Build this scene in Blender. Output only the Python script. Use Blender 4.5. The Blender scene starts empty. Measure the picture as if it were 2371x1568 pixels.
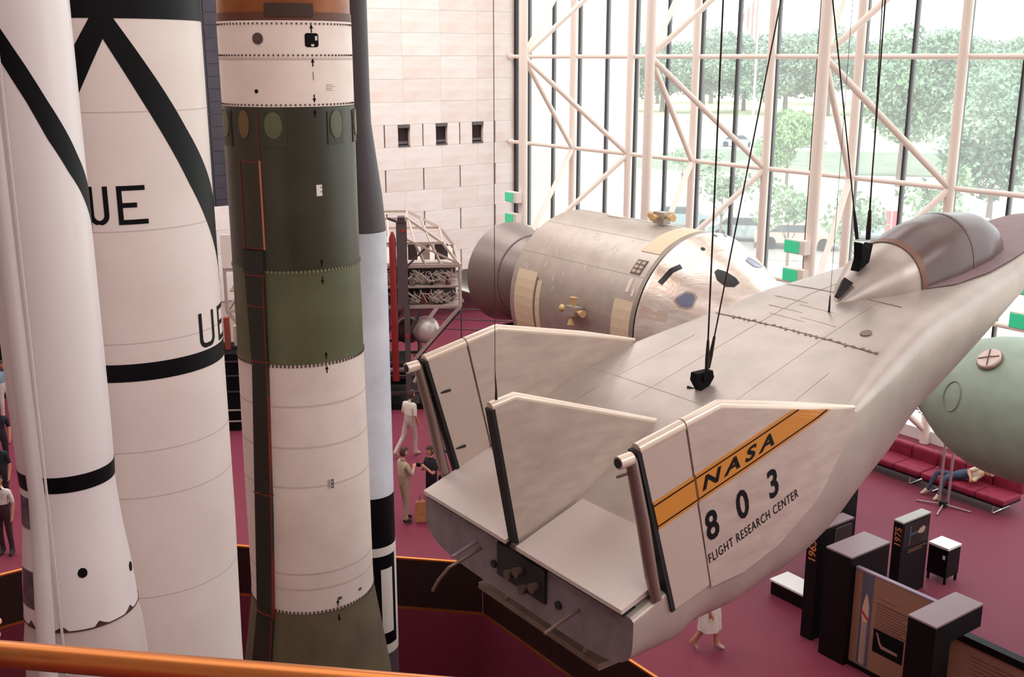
import bpy, bmesh, math, random
from mathutils import Vector, Matrix
random.seed(7)
sc = bpy.context.scene
col = sc.collection
R = math.radians
sin, cos, pi = math.sin, math.cos, math.pi

# ------------------------------------------------------------------ camera
cam_d = bpy.data.cameras.new('camera')
cam_d.sensor_width = 36.0
cam_d.lens = 37.96
cam_d.clip_end = 2000
cam = bpy.data.objects.new('camera', cam_d)
cam.location = (0, 0, 10.0)
cam.rotation_euler = (R(90 - 14.64), 0, R(-35.7))
col.objects.link(cam)
sc.camera = cam
sc.view_settings.view_transform = 'Standard'
sc.view_settings.look = 'None'
sc.view_settings.gamma = 1.0
sc.view_settings.use_curve_mapping = False
sc.view_settings.exposure = 0.0

# ------------------------------------------------------------------ world, sun, skylights
w = bpy.data.worlds.new('hazy summer sky')
sc.world = w
w.use_nodes = True
nt = w.node_tree
bg = nt.nodes['Background']
bg.inputs['Color'].default_value = (0.90, 0.96, 1.0, 1)
bg.inputs['Strength'].default_value = 2.9
sun_d = bpy.data.lights.new('sun', 'SUN')
sun_d.energy = 4.0
sun_d.angle = R(2)
sun_d.color = (1.0, 0.96, 0.88)
sun = bpy.data.objects.new('sun', sun_d)
sun.rotation_euler = Vector((0.50, 0.42, -0.95)).to_track_quat('-Z', 'Y').to_euler()
col.objects.link(sun)

def skylight(x, y, sx, sy, power):
    d = bpy.data.lights.new('skylight', 'AREA')
    d.shape = 'RECTANGLE'
    d.size, d.size_y = sx, sy
    d.energy = power
    d.color = (1.0, 0.985, 0.97)
    o = bpy.data.objects.new('skylight', d)
    o.location = (x, y, 18.7)
    col.objects.link(o)
for y, pw in ((-6, 1250), (7, 330), (18, 620), (29, 1350)):
    skylight(2, y, 9, 7, pw)
    skylight(16, y, 9, 7, pw)

# ------------------------------------------------------------------ helpers
def lin(c):
    c = c / 255.0
    return c / 12.92 if c <= 0.04045 else ((c + 0.055) / 1.055) ** 2.4

MATS = {}
def mat(name, rgb, rough=0.6, metal=0.0, noise=0.0, scale=4.0, rgb2=None, bump=0.0, bscale=30.0, spec=None, coat=0.0,
        stretch=None, emit=None):
    if name in MATS:
        return MATS[name]
    m = bpy.data.materials.new(name)
    m.use_nodes = True
    t = m.node_tree
    b = t.nodes['Principled BSDF']
    c = tuple(lin(v) for v in rgb) + (1,)
    b.inputs['Base Color'].default_value = c
    b.inputs['Roughness'].default_value = rough
    b.inputs['Metallic'].default_value = metal
    if spec is not None:
        b.inputs['Specular IOR Level'].default_value = spec
    if coat:
        b.inputs['Coat Weight'].default_value = coat
    if emit:
        b.inputs['Emission Color'].default_value = c
        b.inputs['Emission Strength'].default_value = emit
    if noise or bump:
        tc = t.nodes.new('ShaderNodeTexCoord')
        mp = t.nodes.new('ShaderNodeMapping')
        if stretch:
            mp.inputs['Scale'].default_value = stretch
        t.links.new(tc.outputs['Object'], mp.inputs['Vector'])
    if noise:
        n = t.nodes.new('ShaderNodeTexNoise')
        n.inputs['Scale'].default_value = scale
        n.inputs['Detail'].default_value = 6
        n.inputs['Roughness'].default_value = 0.6
        t.links.new(mp.outputs['Vector'], n.inputs['Vector'])
        mx = t.nodes.new('ShaderNodeMix')
        mx.data_type = 'RGBA'
        c2 = tuple(lin(v) for v in rgb2) + (1,) if rgb2 else tuple(max(0, v * (1 - noise)) for v in c[:3]) + (1,)
        mx.inputs['A'].default_value = c
        mx.inputs['B'].default_value = c2
        rp = t.nodes.new('ShaderNodeMapRange')
        rp.inputs['From Min'].default_value = 0.35
        rp.inputs['From Max'].default_value = 0.68
        t.links.new(n.outputs['Fac'], rp.inputs['Value'])
        t.links.new(rp.outputs['Result'], mx.inputs['Factor'])
        t.links.new(mx.outputs['Result'], b.inputs['Base Color'])
    if bump:
        n2 = t.nodes.new('ShaderNodeTexNoise')
        n2.inputs['Scale'].default_value = bscale
        n2.inputs['Detail'].default_value = 4
        t.links.new(mp.outputs['Vector'], n2.inputs['Vector'])
        bp = t.nodes.new('ShaderNodeBump')
        bp.inputs['Strength'].default_value = bump
        bp.inputs['Distance'].default_value = 0.02
        t.links.new(n2.outputs['Fac'], bp.inputs['Height'])
        t.links.new(bp.outputs['Normal'], b.inputs['Normal'])
    MATS[name] = m
    return m

class MB:
    """collects geometry in world coordinates, linked as one mesh object by build()"""
    def __init__(s):
        s.v, s.f, s.m = [], [], []
    def add(s, vs, fs, mi=0):
        o = len(s.v)
        s.v += [tuple(p) for p in vs]
        s.f += [tuple(i + o for i in f) for f in fs]
        s.m += [mi] * len(fs)
        return s
    def box(s, x0, x1, y0, y1, z0, z1, mi=0):
        vs = [(x, y, z) for z in (z0, z1) for y in (y0, y1) for x in (x0, x1)]
        return s.add(vs, [(0, 2, 3, 1), (4, 5, 7, 6), (0, 1, 5, 4), (2, 6, 7, 3), (0, 4, 6, 2), (1, 3, 7, 5)], mi)
    def obox(s, c, ex, ey, ez, hx, hy, hz, mi=0):
        c, ex, ey, ez = Vector(c), Vector(ex).normalized(), Vector(ey).normalized(), Vector(ez).normalized()
        vs = [c + ex * hx * a + ey * hy * b + ez * hz * d for d in (-1, 1) for b in (-1, 1) for a in (-1, 1)]
        return s.add(vs, [(0, 2, 3, 1), (4, 5, 7, 6), (0, 1, 5, 4), (2, 6, 7, 3), (0, 4, 6, 2), (1, 3, 7, 5)], mi)
    def bar(s, p, q, wa, wb, up=(0, 0, 1), mi=0):
        p, q = Vector(p), Vector(q)
        e = (q - p)
        a = e.cross(Vector(up))
        if a.length < 1e-5:
            a = e.cross(Vector((1, 0, 0)))
        b = a.cross(e)
        return s.obox((p + q) / 2, e, a, b, e.length / 2, wa / 2, wb / 2, mi)
    def tube(s, pts, r, n=10, caps=True, mi=0):
        pts = [Vector(p) for p in pts]
        rs = r if isinstance(r, (list, tuple)) else [r] * len(pts)
        vs, fs = [], []
        prev = None
        for i, p in enumerate(pts):
            d = (pts[min(i + 1, len(pts) - 1)] - pts[max(i - 1, 0)]).normalized()
            if prev is None:
                a = d.cross(Vector((0, 0, 1)))
                if a.length < 1e-3:
                    a = d.cross(Vector((1, 0, 0)))
            else:
                a = prev - d * prev.dot(d)
            a.normalize()
            prev = a
            b = d.cross(a)
            for k in range(n):
                t = 2 * pi * k / n
                vs.append(p + (a * cos(t) + b * sin(t)) * rs[i])
        for i in range(len(pts) - 1):
            for k in range(n):
                k2 = (k + 1) % n
                fs.append((i * n + k, i * n + k2, (i + 1) * n + k2, (i + 1) * n + k))
        if caps:
            fs.append(tuple(range(n - 1, -1, -1)))
            fs.append(tuple((len(pts) - 1) * n + k for k in range(n)))
        return s.add(vs, fs, mi)
    def lathe(s, prof, fn, n=48, caps=True, mi=0, a0=0, a1=360):
        """prof: list of (r, h); fn(angle, r, h) -> point"""
        full = abs(a1 - a0) >= 360
        cnt = n if full else n + 1
        vs, fs = [], []
        for r, h in prof:
            for k in range(cnt):
                vs.append(fn(R(a0 + (a1 - a0) * k / n), r, h))
        for i in range(len(prof) - 1):
            for k in range(n):
                k2 = (k + 1) % cnt
                fs.append((i * cnt + k, i * cnt + k2, (i + 1) * cnt + k2, (i + 1) * cnt + k))
        if caps and full:
            fs.append(tuple(range(n - 1, -1, -1)))
            fs.append(tuple((len(prof) - 1) * n + k for k in range(n)))
        return s.add(vs, fs, mi)
    def prism(s, poly, off, mi=0):
        poly = [Vector(p) for p in poly]
        off = Vector(off)
        n = len(poly)
        vs = poly + [p + off for p in poly]
        fs = [tuple(range(n - 1, -1, -1)), tuple(range(n, 2 * n))]
        fs += [(i, (i + 1) % n, n + (i + 1) % n, n + i) for i in range(n)]
        return s.add(vs, fs, mi)
    def ball(s, c, rx, ry=None, rz=None, nu=16, nv=10, mi=0):
        ry = rx if ry is None else ry
        rz = rx if rz is None else rz
        c = Vector(c)
        vs = [c + Vector((0, 0, -rz))]
        for j in range(1, nv):
            t = -pi / 2 + pi * j / nv
            for k in range(nu):
                p = 2 * pi * k / nu
                vs.append(c + Vector((rx * cos(t) * cos(p), ry * cos(t) * sin(p), rz * sin(t))))
        vs.append(c + Vector((0, 0, rz)))
        fs = []
        for k in range(nu):
            k2 = (k + 1) % nu
            fs.append((0, 1 + k2, 1 + k))
            for j in range(nv - 2):
                a, b = 1 + j * nu, 1 + (j + 1) * nu
                fs.append((a + k, a + k2, b + k2, b + k))
            a = 1 + (nv - 2) * nu
            fs.append((a + k, a + k2, len(vs) - 1))
        return s.add(vs, fs, mi)
    def ribbon(s, pts, wid, fn, thick, step=None, closed=False, mi=0):
        """flat stroke along 2D pts, mapped by fn(u, v, height) onto a surface with a small real thickness"""
        P = [Vector(p).to_2d() for p in pts]
        if closed:
            P.append(P[0])
        if step:
            Q = []
            for a, b in zip(P[:-1], P[1:]):
                k = max(1, int((b - a).length / step))
                Q += [a.lerp(b, i / k) for i in range(k)]
            P = Q + [P[-1]]
        vs, fs = [], []
        for i, p in enumerate(P):
            if closed and i in (0, len(P) - 1):
                d0, d1 = (P[-1] - P[-2]).normalized(), (P[1] - P[0]).normalized()
            else:
                d0 = (p - P[max(i - 1, 0)]).normalized() if i else (P[1] - p).normalized()
                d1 = (P[min(i + 1, len(P) - 1)] - p).normalized() if i < len(P) - 1 else d0
            m = d0 + d1
            if m.length < 1e-6:
                m = d0
            m.normalize()
            nrm = Vector((-m.y, m.x))
            k = 1.0 / max(0.5, nrm.dot(Vector((-d0.y, d0.x))))
            for sgn in (-0.5, 0.5):
                q = p + nrm * wid * sgn * k
                vs += [fn(q.x, q.y, 0.0), fn(q.x, q.y, thick)]
        for i in range(len(P) - 1):
            a, b = i * 4, i * 4 + 4
            fs += [(a + 1, b + 1, b + 3, a + 3), (a, a + 2, b + 2, b), (a, b, b + 1, a + 1), (a + 2, a + 3, b + 3, b + 2)]
        if not closed:
            e = (len(P) - 1) * 4
            fs += [(0, 1, 3, 2), (e, e + 2, e + 3, e + 1)]
        return s.add(vs, fs, mi)
    def band(s, rows, fn, thick, mi=0):
        """rows: list of (u, lo, hi) -> strip on a surface"""
        vs, fs = [], []
        for u, lo, hi in rows:
            vs += [fn(u, lo, 0.0), fn(u, lo, thick), fn(u, hi, 0.0), fn(u, hi, thick)]
        for i in range(len(rows) - 1):
            a, b = i * 4, i * 4 + 4
            fs += [(a + 1, b + 1, b + 3, a + 3), (a, b, b + 1, a + 1), (a + 2, a + 3, b + 3, b + 2), (a, a + 2, b + 2, b)]
        e = (len(rows) - 1) * 4
        fs += [(0, 1, 3, 2), (e, e + 2, e + 3, e + 1)]
        return s.add(vs, fs, mi)
    def build(s, name, m, parent=None, angle=35, at=None):
        me = bpy.data.meshes.new(name)
        o0 = Vector(at) if at else (WLOC[parent.name] if parent else Vector((0, 0, 0)))
        me.from_pydata([tuple(Vector(p) - o0) for p in s.v], [], s.f)
        mm = m if isinstance(m, (list, tuple)) else [m]
        for x in mm:
            me.materials.append(x)
        if len(mm) > 1:
            me.polygons.foreach_set('material_index', s.m)
        if angle:
            me.polygons.foreach_set('use_smooth', [True] * len(me.polygons))
            me.set_sharp_from_angle(angle=R(angle))
        me.update()
        o = bpy.data.objects.new(name, me)
        col.objects.link(o)
        WLOC[o.name] = o0.copy()
        if parent:
            o.parent = parent
            o.location = o0 - WLOC[parent.name]
        else:
            o.location = o0
        return o

WLOC = {}
def tag(o, label=None, cat=None, group=None, kind=None):
    if label: o['label'] = label
    if cat: o['category'] = cat
    if group: o['group'] = group
    if kind: o['kind'] = kind
    return o
def thing(name, label, cat, loc, group=None):
    o = bpy.data.objects.new(name, None)
    o.empty_display_size = 0.3
    o.location = loc
    col.objects.link(o)
    WLOC[o.name] = Vector(loc)
    return tag(o, label, cat, group)
def struct(name, loc=None, label=None):
    o = bpy.data.objects.new(name, None)
    o.location = loc or (0, 0, 0)
    col.objects.link(o)
    WLOC[o.name] = Vector(o.location)
    return tag(o, label, None, None, 'structure')
def inst(src, name, loc, parent):
    """copy of a piece sharing its mesh; loc in world coordinates"""
    o = bpy.data.objects.new(name, src.data)
    col.objects.link(o)
    o.parent = parent
    o.location = Vector(loc) - WLOC[parent.name]
    WLOC[o.name] = Vector(loc)
    return o

def text_geo(body, size, shear=0.0, bold=0.0, align='LEFT', sx=1.0, space=1.0):
    """letters as flat 2D vertices + faces"""
    c = bpy.data.curves.new('lettering', 'FONT')
    c.body = body
    c.size = size
    c.shear = shear
    c.offset = bold
    c.align_x = align
    c.space_character = space
    c.resolution_u = 3
    c.fill_mode = 'FRONT'
    o = bpy.data.objects.new('lettering', c)
    col.objects.link(o)
    dg = bpy.context.evaluated_depsgraph_get()
    me = bpy.data.meshes.new_from_object(o.evaluated_get(dg))
    vs = [(v.co.x * sx, v.co.y) for v in me.vertices]
    fs = [tuple(p.vertices) for p in me.polygons]
    bpy.data.objects.remove(o)
    bpy.data.curves.remove(c)
    bpy.data.meshes.remove(me)
    return vs, fs
def put_text(mb, body, size, fn, **k):
    vs, fs = text_geo(body, size, **k)
    mb.add([fn(u, v) for u, v in vs], fs)
    return mb
HULLH = [(4.8, .40), (5.5, .70), (6.2, 1.14), (7, 1.29), (7.8, 1.39), (8.6, 1.46), (9.5, 1.21), (10.5, .86), (11.5, .50), (12.3, .50), (13, .42), (13.5, .27), (13.8, .05)]
# ------------------------------------------------------------------ materials of the hall
M_carpet = mat('plum carpet', (132, 50, 72), 0.6, noise=0.22, scale=90, bump=0.25, bscale=400, spec=0.28)
M_stone = mat('pale marble', (238, 229, 226), 0.7, noise=0.5, scale=0.9, rgb2=(230, 213, 204), stretch=(1, 1, 4))
M_stone2 = mat('pale marble warm', (235, 225, 221), 0.7, noise=0.5, scale=1.1, rgb2=(228, 210, 201), stretch=(1, 1, 4))
M_stone3 = mat('pale marble light', (241, 233, 230), 0.7, noise=0.5, scale=1.0, rgb2=(234, 218, 210), stretch=(1, 1, 4))
M_joint = mat('marble joint', (206, 187, 177), 0.9)
M_slot = mat('slot dark', (44, 26, 26), 0.8)
M_ceil = mat('ceiling white', (225, 215, 208), 0.9)
M_wallr = mat('rear wall plaster', (190, 172, 164), 0.9)
M_tube = mat('pinkish white tube paint', (240, 226, 216), 0.45)
M_mull = mat('dark bronze mullion', (42, 34, 40), 0.5)
M_brass = mat('bronze handrail', (214, 132, 72), 0.32, 0.85)
M_pit = mat('dark brown panel', (46, 30, 28), 0.35)
M_black = mat('black laminate', (6, 6, 9), 0.5, spec=0.25)
M_soot = mat('matt black', (7, 7, 9), 0.8, spec=0.2)
M_white = mat('white paint', (236, 228, 222), 0.5)

# ------------------------------------------------------------------ floor with the sunken pit
HOLE = [(10.07, 14.95), (5.4, 19.6), (0.5, 19.6), (-3.0, 16.1), (-3.0, 9.0), (0.8, 5.4), (6.5, 5.4), (10.07, 8.9)]
def floor_mesh():
    bm = bmesh.new()
    outer = [(-14, -14), (25.45, -14), (25.45, 45), (-14, 45)]
    ov = [bm.verts.new((x, y, 0)) for x, y in outer]
    iv = [bm.verts.new((x, y, 0)) for x, y in HOLE]
    es = [bm.edges.new((l[i], l[(i + 1) % len(l)])) for l in (ov, iv) for i in range(len(l))]
    bmesh.ops.triangle_fill(bm, use_beauty=True, use_dissolve=False, edges=es)
    bmesh.ops.recalc_face_normals(bm, faces=bm.faces)
    for f in bm.faces:
        if f.normal.z < 0:
            f.normal_flip()
    me = bpy.data.meshes.new('floor')
    bm.to_mesh(me)
    bm.free()
    me.materials.append(M_carpet)
    o = bpy.data.objects.new('floor', me)
    col.objects.link(o)
    WLOC['floor'] = Vector((0, 0, 0))
    return tag(o, kind='structure')
floor = floor_mesh()
pf = MB()
pf.add([(x, y, -3.0) for x, y in HOLE], [tuple(range(len(HOLE)))[::-1]])
tag(pf.build('floor', M_carpet, angle=0), kind='structure')
pw = MB()
n = len(HOLE)
for i in range(n):
    a, b = HOLE[i], HOLE[(i + 1) % n]
    pw.add([(a[0], a[1], -3.0), (b[0], b[1], -3.0), (b[0], b[1], 0.004), (a[0], a[1], 0.004)], [(3, 2, 1, 0)])
tag(pw.build('wall_pit', M_carpet, angle=0), kind='structure')

# railing round the pit: brown panels between bronze rails
pr = thing('pit_railing', 'dark brown panelled railing with bronze rails round the sunken rocket pit', 'railing', (10.07, 14.95, 0))
def rail_run(a, b, nseg):
    a, b = Vector((a[0], a[1], 0)), Vector((b[0], b[1], 0))
    d = (b - a).normalized()
    nrm = Vector((-d.y, d.x, 0))
    MB().tube([a + Vector((0, 0, 1.03)), b + Vector((0, 0, 1.03))], 0.032, 10).build('top_rail', M_brass, pr)
    MB().bar(a + Vector((0, 0, 0.03)), b + Vector((0, 0, 0.03)), 0.05, 0.05).build('bottom_rail', M_brass, pr)
    L = (b - a).length
    for k in range(nseg):
        p, q = a + d * (L * k / nseg + 0.012), a + d * (L * (k + 1) / nseg - 0.012)
        MB().bar(p + Vector((0, 0, 0.53)), q + Vector((0, 0, 0.53)), 0.03, 0.94).build('panel', M_pit, pr, angle=0)
for i in range(n):
    a, b = HOLE[i], HOLE[(i + 1) % n]
    L = math.dist(a, b)
    c = Vector(((a[0] + b[0]) / 2, (a[1] + b[1]) / 2))
    ctr = Vector((3.5, 12.5))
    g = lambda p: (p[0] + (p[0] - ctr.x) * 0.004, p[1] + (p[1] - ctr.y) * 0.004)
    rail_run(g(a), g(b), max(2, round(L / 1.9)))

# ------------------------------------------------------------------ stone wall (far side)
wf = struct('wall_far', (20, 34.94, 0))
bk = MB()
bk.box(-14, 12.0, 35.0, 35.5, -0.0, 19.2)
bk.box(12.0, 25.3, 35.14, 35.5, 1.95, 19.2)
bk.box(12.0, 25.3, 34.96, 35.14, 12.45, 19.2)
bk.box(12.0, 19.0, 34.98, 35.14, 0, 1.95)
bk.build('wall_backing', M_joint, wf, angle=0)
cache = {}
JX, PW = 19.42, 1.625
for k in range(-10, 3):
    z0, z1 = 10.02 + 0.81 * k + 0.003, 10.02 + 0.81 * (k + 1) - 0.003
    slotrow = k in (-4, -6, -8, -10)
    off = 0 if slotrow else PW / 2
    xs = [JX + off + PW * i for i in range(-5, 5)]
    xs = [12.0] + [x for x in xs if 12.2 < x < 25.0] + [25.24]
    for i in range(len(xs) - 1):
        a, b = xs[i], xs[i + 1]
        cuts = []
        if slotrow:
            if a > 15: a += 0.026
            if 15 < b < 25: b -= 0.026
        if b < 13.95 and z0 > 4.9:
            continue
        if a < 13.95 and z0 > 4.9:
            a = 13.95
        segs = [(a, b, z0, z1)]
        if k == -4 and 18 < a < 24 and b - a > 1.2:
            c = (a + b) / 2 - 0.0
            segs = [(a, c - 0.25, z0, z1), (c + 0.25, b, z0, z1)]
        for (p, q, zz0, zz1) in segs:
            key = (round(q - p, 3), round(zz1 - zz0, 3), random.randrange(3))
            loc = ((p + q) / 2, 34.94, (zz0 + zz1) / 2)
            if key not in cache:
                hw, hz = (q - p) / 2 - 0.003, (zz1 - zz0) / 2
                m = MB().box(loc[0] - hw, loc[0] + hw, 34.94, 35.13, loc[2] - hz, loc[2] + hz)
                cache[key] = m.build('stone_block', (M_stone, M_stone2, M_stone3)[key[2]], wf, angle=0, at=loc)
            else:
                inst(cache[key], 'stone_block', loc, wf)
        if slotrow and 18 < xs[i] < 24:
            MB().box(xs[i] - 0.034, xs[i] + 0.034, 35.0, 35.12, z0, z1).build('vent_slot', M_slot, wf, angle=0)
for cx in (20.23, 21.86, 23.49):
    v = MB()
    z0, z1 = 10.02 - 0.81 * 4, 10.02 - 0.81 * 3
    v.box(cx - 0.245, cx + 0.245, 35.08, 35.12, z0, z1)
    fr = v.build('vent_recess', M_slot, wf, angle=0)
    f = MB()
    f.box(cx - 0.245, cx + 0.245, 34.9, 35.1, z1 - 0.12, z1)
    f.box(cx - 0.245, cx + 0.245, 34.92, 35.1, z0, z0 + 0.06)
    f.box(cx - 0.2, cx + 0.2, 35.02, 35.08, z0 + 0.1, z0 + 0.2)
    f.build('vent_hood', mat('vent grey', (92, 82, 86), 0.5), wf, angle=0)
for zz in (10.02, 6.8):
    pass
# dark tiled window strip seen between the rockets
M_tile = mat('dark blue glass tile', (60, 54, 66), 0.35, noise=0.4, scale=1.5, rgb2=(48, 43, 54))
w2 = struct('window_2', (12.9, 34.94, 5))
MB().box(12.0, 13.93, 35.04, 35.13, 4.95, 12.4).build('tile_joint', mat('tile joint', (170, 160, 172), 0.8), w2, angle=0)
tile = None
for k in range(9):
    zb = 4.99 + 0.8 * k
    for j, (a, b) in enumerate(((12.02, 12.95), (12.97, 13.92))):
        for hh in ((0,), (0, 1))[j]:
            z0, z1 = (zb, zb + 0.77) if j == 0 else (zb + 0.4 * hh, zb + 0.4 * hh + 0.37)
            MB().box(a, b, 34.95, 35.05, z0, z1).build('tile', M_tile, w2, angle=0)

# other sides of the room (behind and beside the camera)
tag(MB().box(-14.4, -14, -14, 35, -0.0, 19.2).build('wall_left', M_wallr, angle=0), kind='structure')
tag(MB().box(-14, 25.4, -14.4, -14, 0, 19.2).build('wall_back', M_wallr, angle=0), kind='structure')
tag(MB().box(-14.4, 25.6, -14.4, 45.4, 19.2, 19.6).build('ceiling', M_ceil, angle=0), kind='structure')
tag(MB().box(-14, 25.4, 45, 45.4, 0, 19.2).build('wall_gallery', mat('gallery brown', (120, 84, 78), 0.9), angle=0), kind='structure')
# balcony slab under the camera
bal = MB()
bal.prism([(-8, -8, 8.0), (8, -8, 8.0), (8, -6.0, 8.0), (-6, 8.0, 8.0), (-8, 8.0, 8.0)], (0, 0, 0.35))
tag(bal.build('floor_balcony', M_carpet, angle=0), kind='structure')

# ------------------------------------------------------------------ glass curtain wall
XG = 25.3
win = struct('window_1', (XG, 17, 0))
gm = bpy.data.materials.new('window glass with added haze')
gm.use_nodes = True
t = gm.node_tree
t.nodes.clear()
out = t.nodes.new('ShaderNodeOutputMaterial')
tr = t.nodes.new('ShaderNodeBsdfTransparent')
tr.inputs['Color'].default_value = (0.93, 0.97, 0.96, 1)
tl = t.nodes.new('ShaderNodeBsdfTranslucent')  # translucent share adds a pale veil that washes out the view outdoors
tl.inputs['Color'].default_value = (0.93, 0.96, 0.95, 1)
gl = t.nodes.new('ShaderNodeBsdfGlossy')
gl.inputs['Roughness'].default_value = 0.0
m1 = t.nodes.new('ShaderNodeMixShader')
m1.inputs['Fac'].default_value = 0.17
m2 = t.nodes.new('ShaderNodeMixShader')
m2.inputs['Fac'].default_value = 0.045
t.links.new(tr.outputs[0], m1.inputs[1])
t.links.new(tl.outputs[0], m1.inputs[2])
t.links.new(m1.outputs[0], m2.inputs[1])
t.links.new(gl.outputs[0], m2.inputs[2])
t.links.new(m2.outputs[0], out.inputs['Surface'])
ys = [34.07 - 1.517 * k for k in range(0, 32)]
mull0 = pane0 = None
for i, y in enumerate(ys):
    loc = (XG, y, 9.6)
    if mull0 is None:
        mull0 = MB().box(XG - 0.07, XG + 0.09, y - 0.028, y + 0.028, 0.3, 19.2).build('mullion', M_mull, win, angle=0, at=loc)
    else:
        inst(mull0, 'mullion', loc, win)
    if i < len(ys) - 1:
        loc = (XG, y - 0.7585, 9.6)
        if pane0 is None:
            yc = y - 0.7585
            pane0 = MB().add([(XG, yc - 0.73, 0.35), (XG, yc + 0.73, 0.35), (XG, yc + 0.73, 19.2), (XG, yc - 0.73, 19.2)],
                             [(0, 1, 2, 3)]).build('pane', gm, win, angle=0, at=loc)
        else:
            inst(pane0, 'pane', loc, win)
MB().add([(XG, 34.1, 0.35), (XG, 34.8, 0.35), (XG, 34.8, 19.2), (XG, 34.1, 19.2)], [(0, 1, 2, 3)]).build('pane', gm, win, angle=0)
MB().box(XG - 0.1, XG + 0.1, 34.8, 34.96, 0.0, 19.2).build('corner_frame', M_mull, win, angle=0)
MB().box(XG - 0.35, XG + 0.2, -14, 34.9, 0, 0.32).build('sill', mat('sill white', (235, 232, 228), 0.4), win, angle=0)
# white tubular truss
tr1 = struct('trim_1', (21.55, 17.25, 0))
XR, XF = 24.86, 21.55
FY = [17.25 + 6.05 * j for j in range(-3, 3)]
RY = [15.70 + 3.03 * k for k in range(-6, 7)]
def tubes(name, pts, r):
    MB().tube(pts, r, 12, caps=False).build(name, M_tube, tr1, angle=60)
for y in FY:
    tubes('front_column', [(XF, y, 3.4), (XF, y, 19.2)], 0.145)
for y in RY:
    if y < 34.5:
        tubes('rear_column', [(XR, y, 0.0), (XR, y, 19.2)], 0.125)
ZF = [3.56, 10.0, 16.44]
ZR = [0.34, 6.78, 13.22]
for z in (3.56, 6.78, 10.0, 13.22, 16.44):
    tubes('rail', [(XR + 0.12, -14, z), (XR + 0.12, 34.9, z)], 0.07)
    MB().tube([(XR + 0.12, 34.75, z), (XR + 0.12, 34.92, z)], 0.1, 12).build('rail_socket', M_tube, tr1)
for y in FY:
    near_r = sorted(RY, key=lambda q: abs(q - y))[:2]
    for zf in ZF:
        for yr in near_r:
            if yr > 34.5: continue
            for zr in (zf - 3.22, zf + 3.22):
                if 0 <= zr <= 17:
                    tubes('diagonal', [(XF, y, zf), (XR, yr, zr)], 0.085)
# paired spotlights with green-blue lenses on the front columns
M_lens = mat('lit green lens', (54, 176, 128), 0.2, emit=0.6)
M_lampw = mat('lamp housing white', (228, 216, 206), 0.5)
k = 0
for y, who in ((29.35, 'beside the marble wall corner'), (17.25, 'beyond the silver capsule'), (11.2, 'at the right edge above the green module')):
    for z, which in ((5.42, 'upper'), (4.70, 'lower')):
        t_ = thing('spotlight', which + ' white spotlight with green lens ' + who, 'lamp', (XF - 0.2, y, z), 'spotlights on the truss columns')
        b = MB()
        b.box(XF - 0.37, XF - 0.15, y - 0.12, y + 0.52, z - 0.17, z + 0.17)
        b.build('housing', M_lampw, t_, angle=0)
        MB().box(XF - 0.40, XF - 0.369, y + 0.06, y + 0.5, z - 0.145, z + 0.145).build('lens', M_lens, t_, angle=0)
        MB().box(XF - 0.15, XF - 0.1, y - 0.03, y + 0.03, z - 0.1, z + 0.1).build('bracket', M_lampw, t_, angle=0)

# foreground bronze handrail of the balcony
hr = thing('balcony_handrail', 'bronze balcony handrail in the bottom left foreground', 'railing', (0.45, 1.6, 8.35))
A, B = Vector((0.245, 1.776, 9.05)), Vector((0.583, 1.45, 9.05))
d = (B - A).normalized()
A, B = A - d * 1.2, B + d * 1.6
MB().tube([A, B], 0.022, 14).build('handrail', M_brass, hr)
MB().bar(A - Vector((0, 0, 0.33)), B - Vector((0, 0, 0.33)), 0.02, 0.55).build('panel', M_pit, hr, angle=0)
for s_ in (0.0, 0.5, 1.0):
    p = A.lerp(B, s_)
    MB().bar(p - Vector((0, 0, 0.69)), p - Vector((0, 0, 0.015)), 0.03, 0.03).build('post', M_pit, hr, angle=0)
# ------------------------------------------------------------------ rockets
M_rwhite = mat('rocket white', (230, 218, 214), 0.42, noise=0.35, scale=1.2, rgb2=(220, 207, 203), stretch=(1, 1, 0.25))
M_rwhite2 = mat('rocket bright white', (238, 226, 219), 0.5, noise=0.35, scale=1.0, rgb2=(230, 216, 208))
M_mwhite = mat('interstage white', (232, 216, 206), 0.55, noise=0.35, scale=2.0, rgb2=(220, 203, 193))
M_rblack = mat('rocket black paint', (8, 8, 12), 0.5, spec=0.18)
M_olive = mat('olive green paint', (56, 56, 40), 0.36, noise=0.4, scale=1.5, rgb2=(47, 45, 33))
M_olive2 = mat('green paint', (94, 97, 66), 0.4, noise=0.4, scale=1.5, rgb2=(82, 84, 56))
M_skirt = mat('khaki skirt paint', (104, 92, 66), 0.6, noise=0.4, scale=2, rgb2=(88, 76, 56))
M_brown = mat('copper brown stage', (158, 92, 44), 0.35, 0.3, noise=0.5, scale=2.0, rgb2=(128, 68, 34))
M_grey = mat('pale blue grey paint', (222, 228, 238), 0.4, noise=0.2, scale=1.5)
M_dgrey = mat('dark grey paint', (70, 62, 66), 0.45)
M_seam = mat('faint panel seam', (204, 188, 180), 0.6)
M_bolt = mat('bolt dark', (88, 70, 62), 0.6)
M_red = mat('red stripe paint', (122, 40, 30), 0.5)

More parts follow.
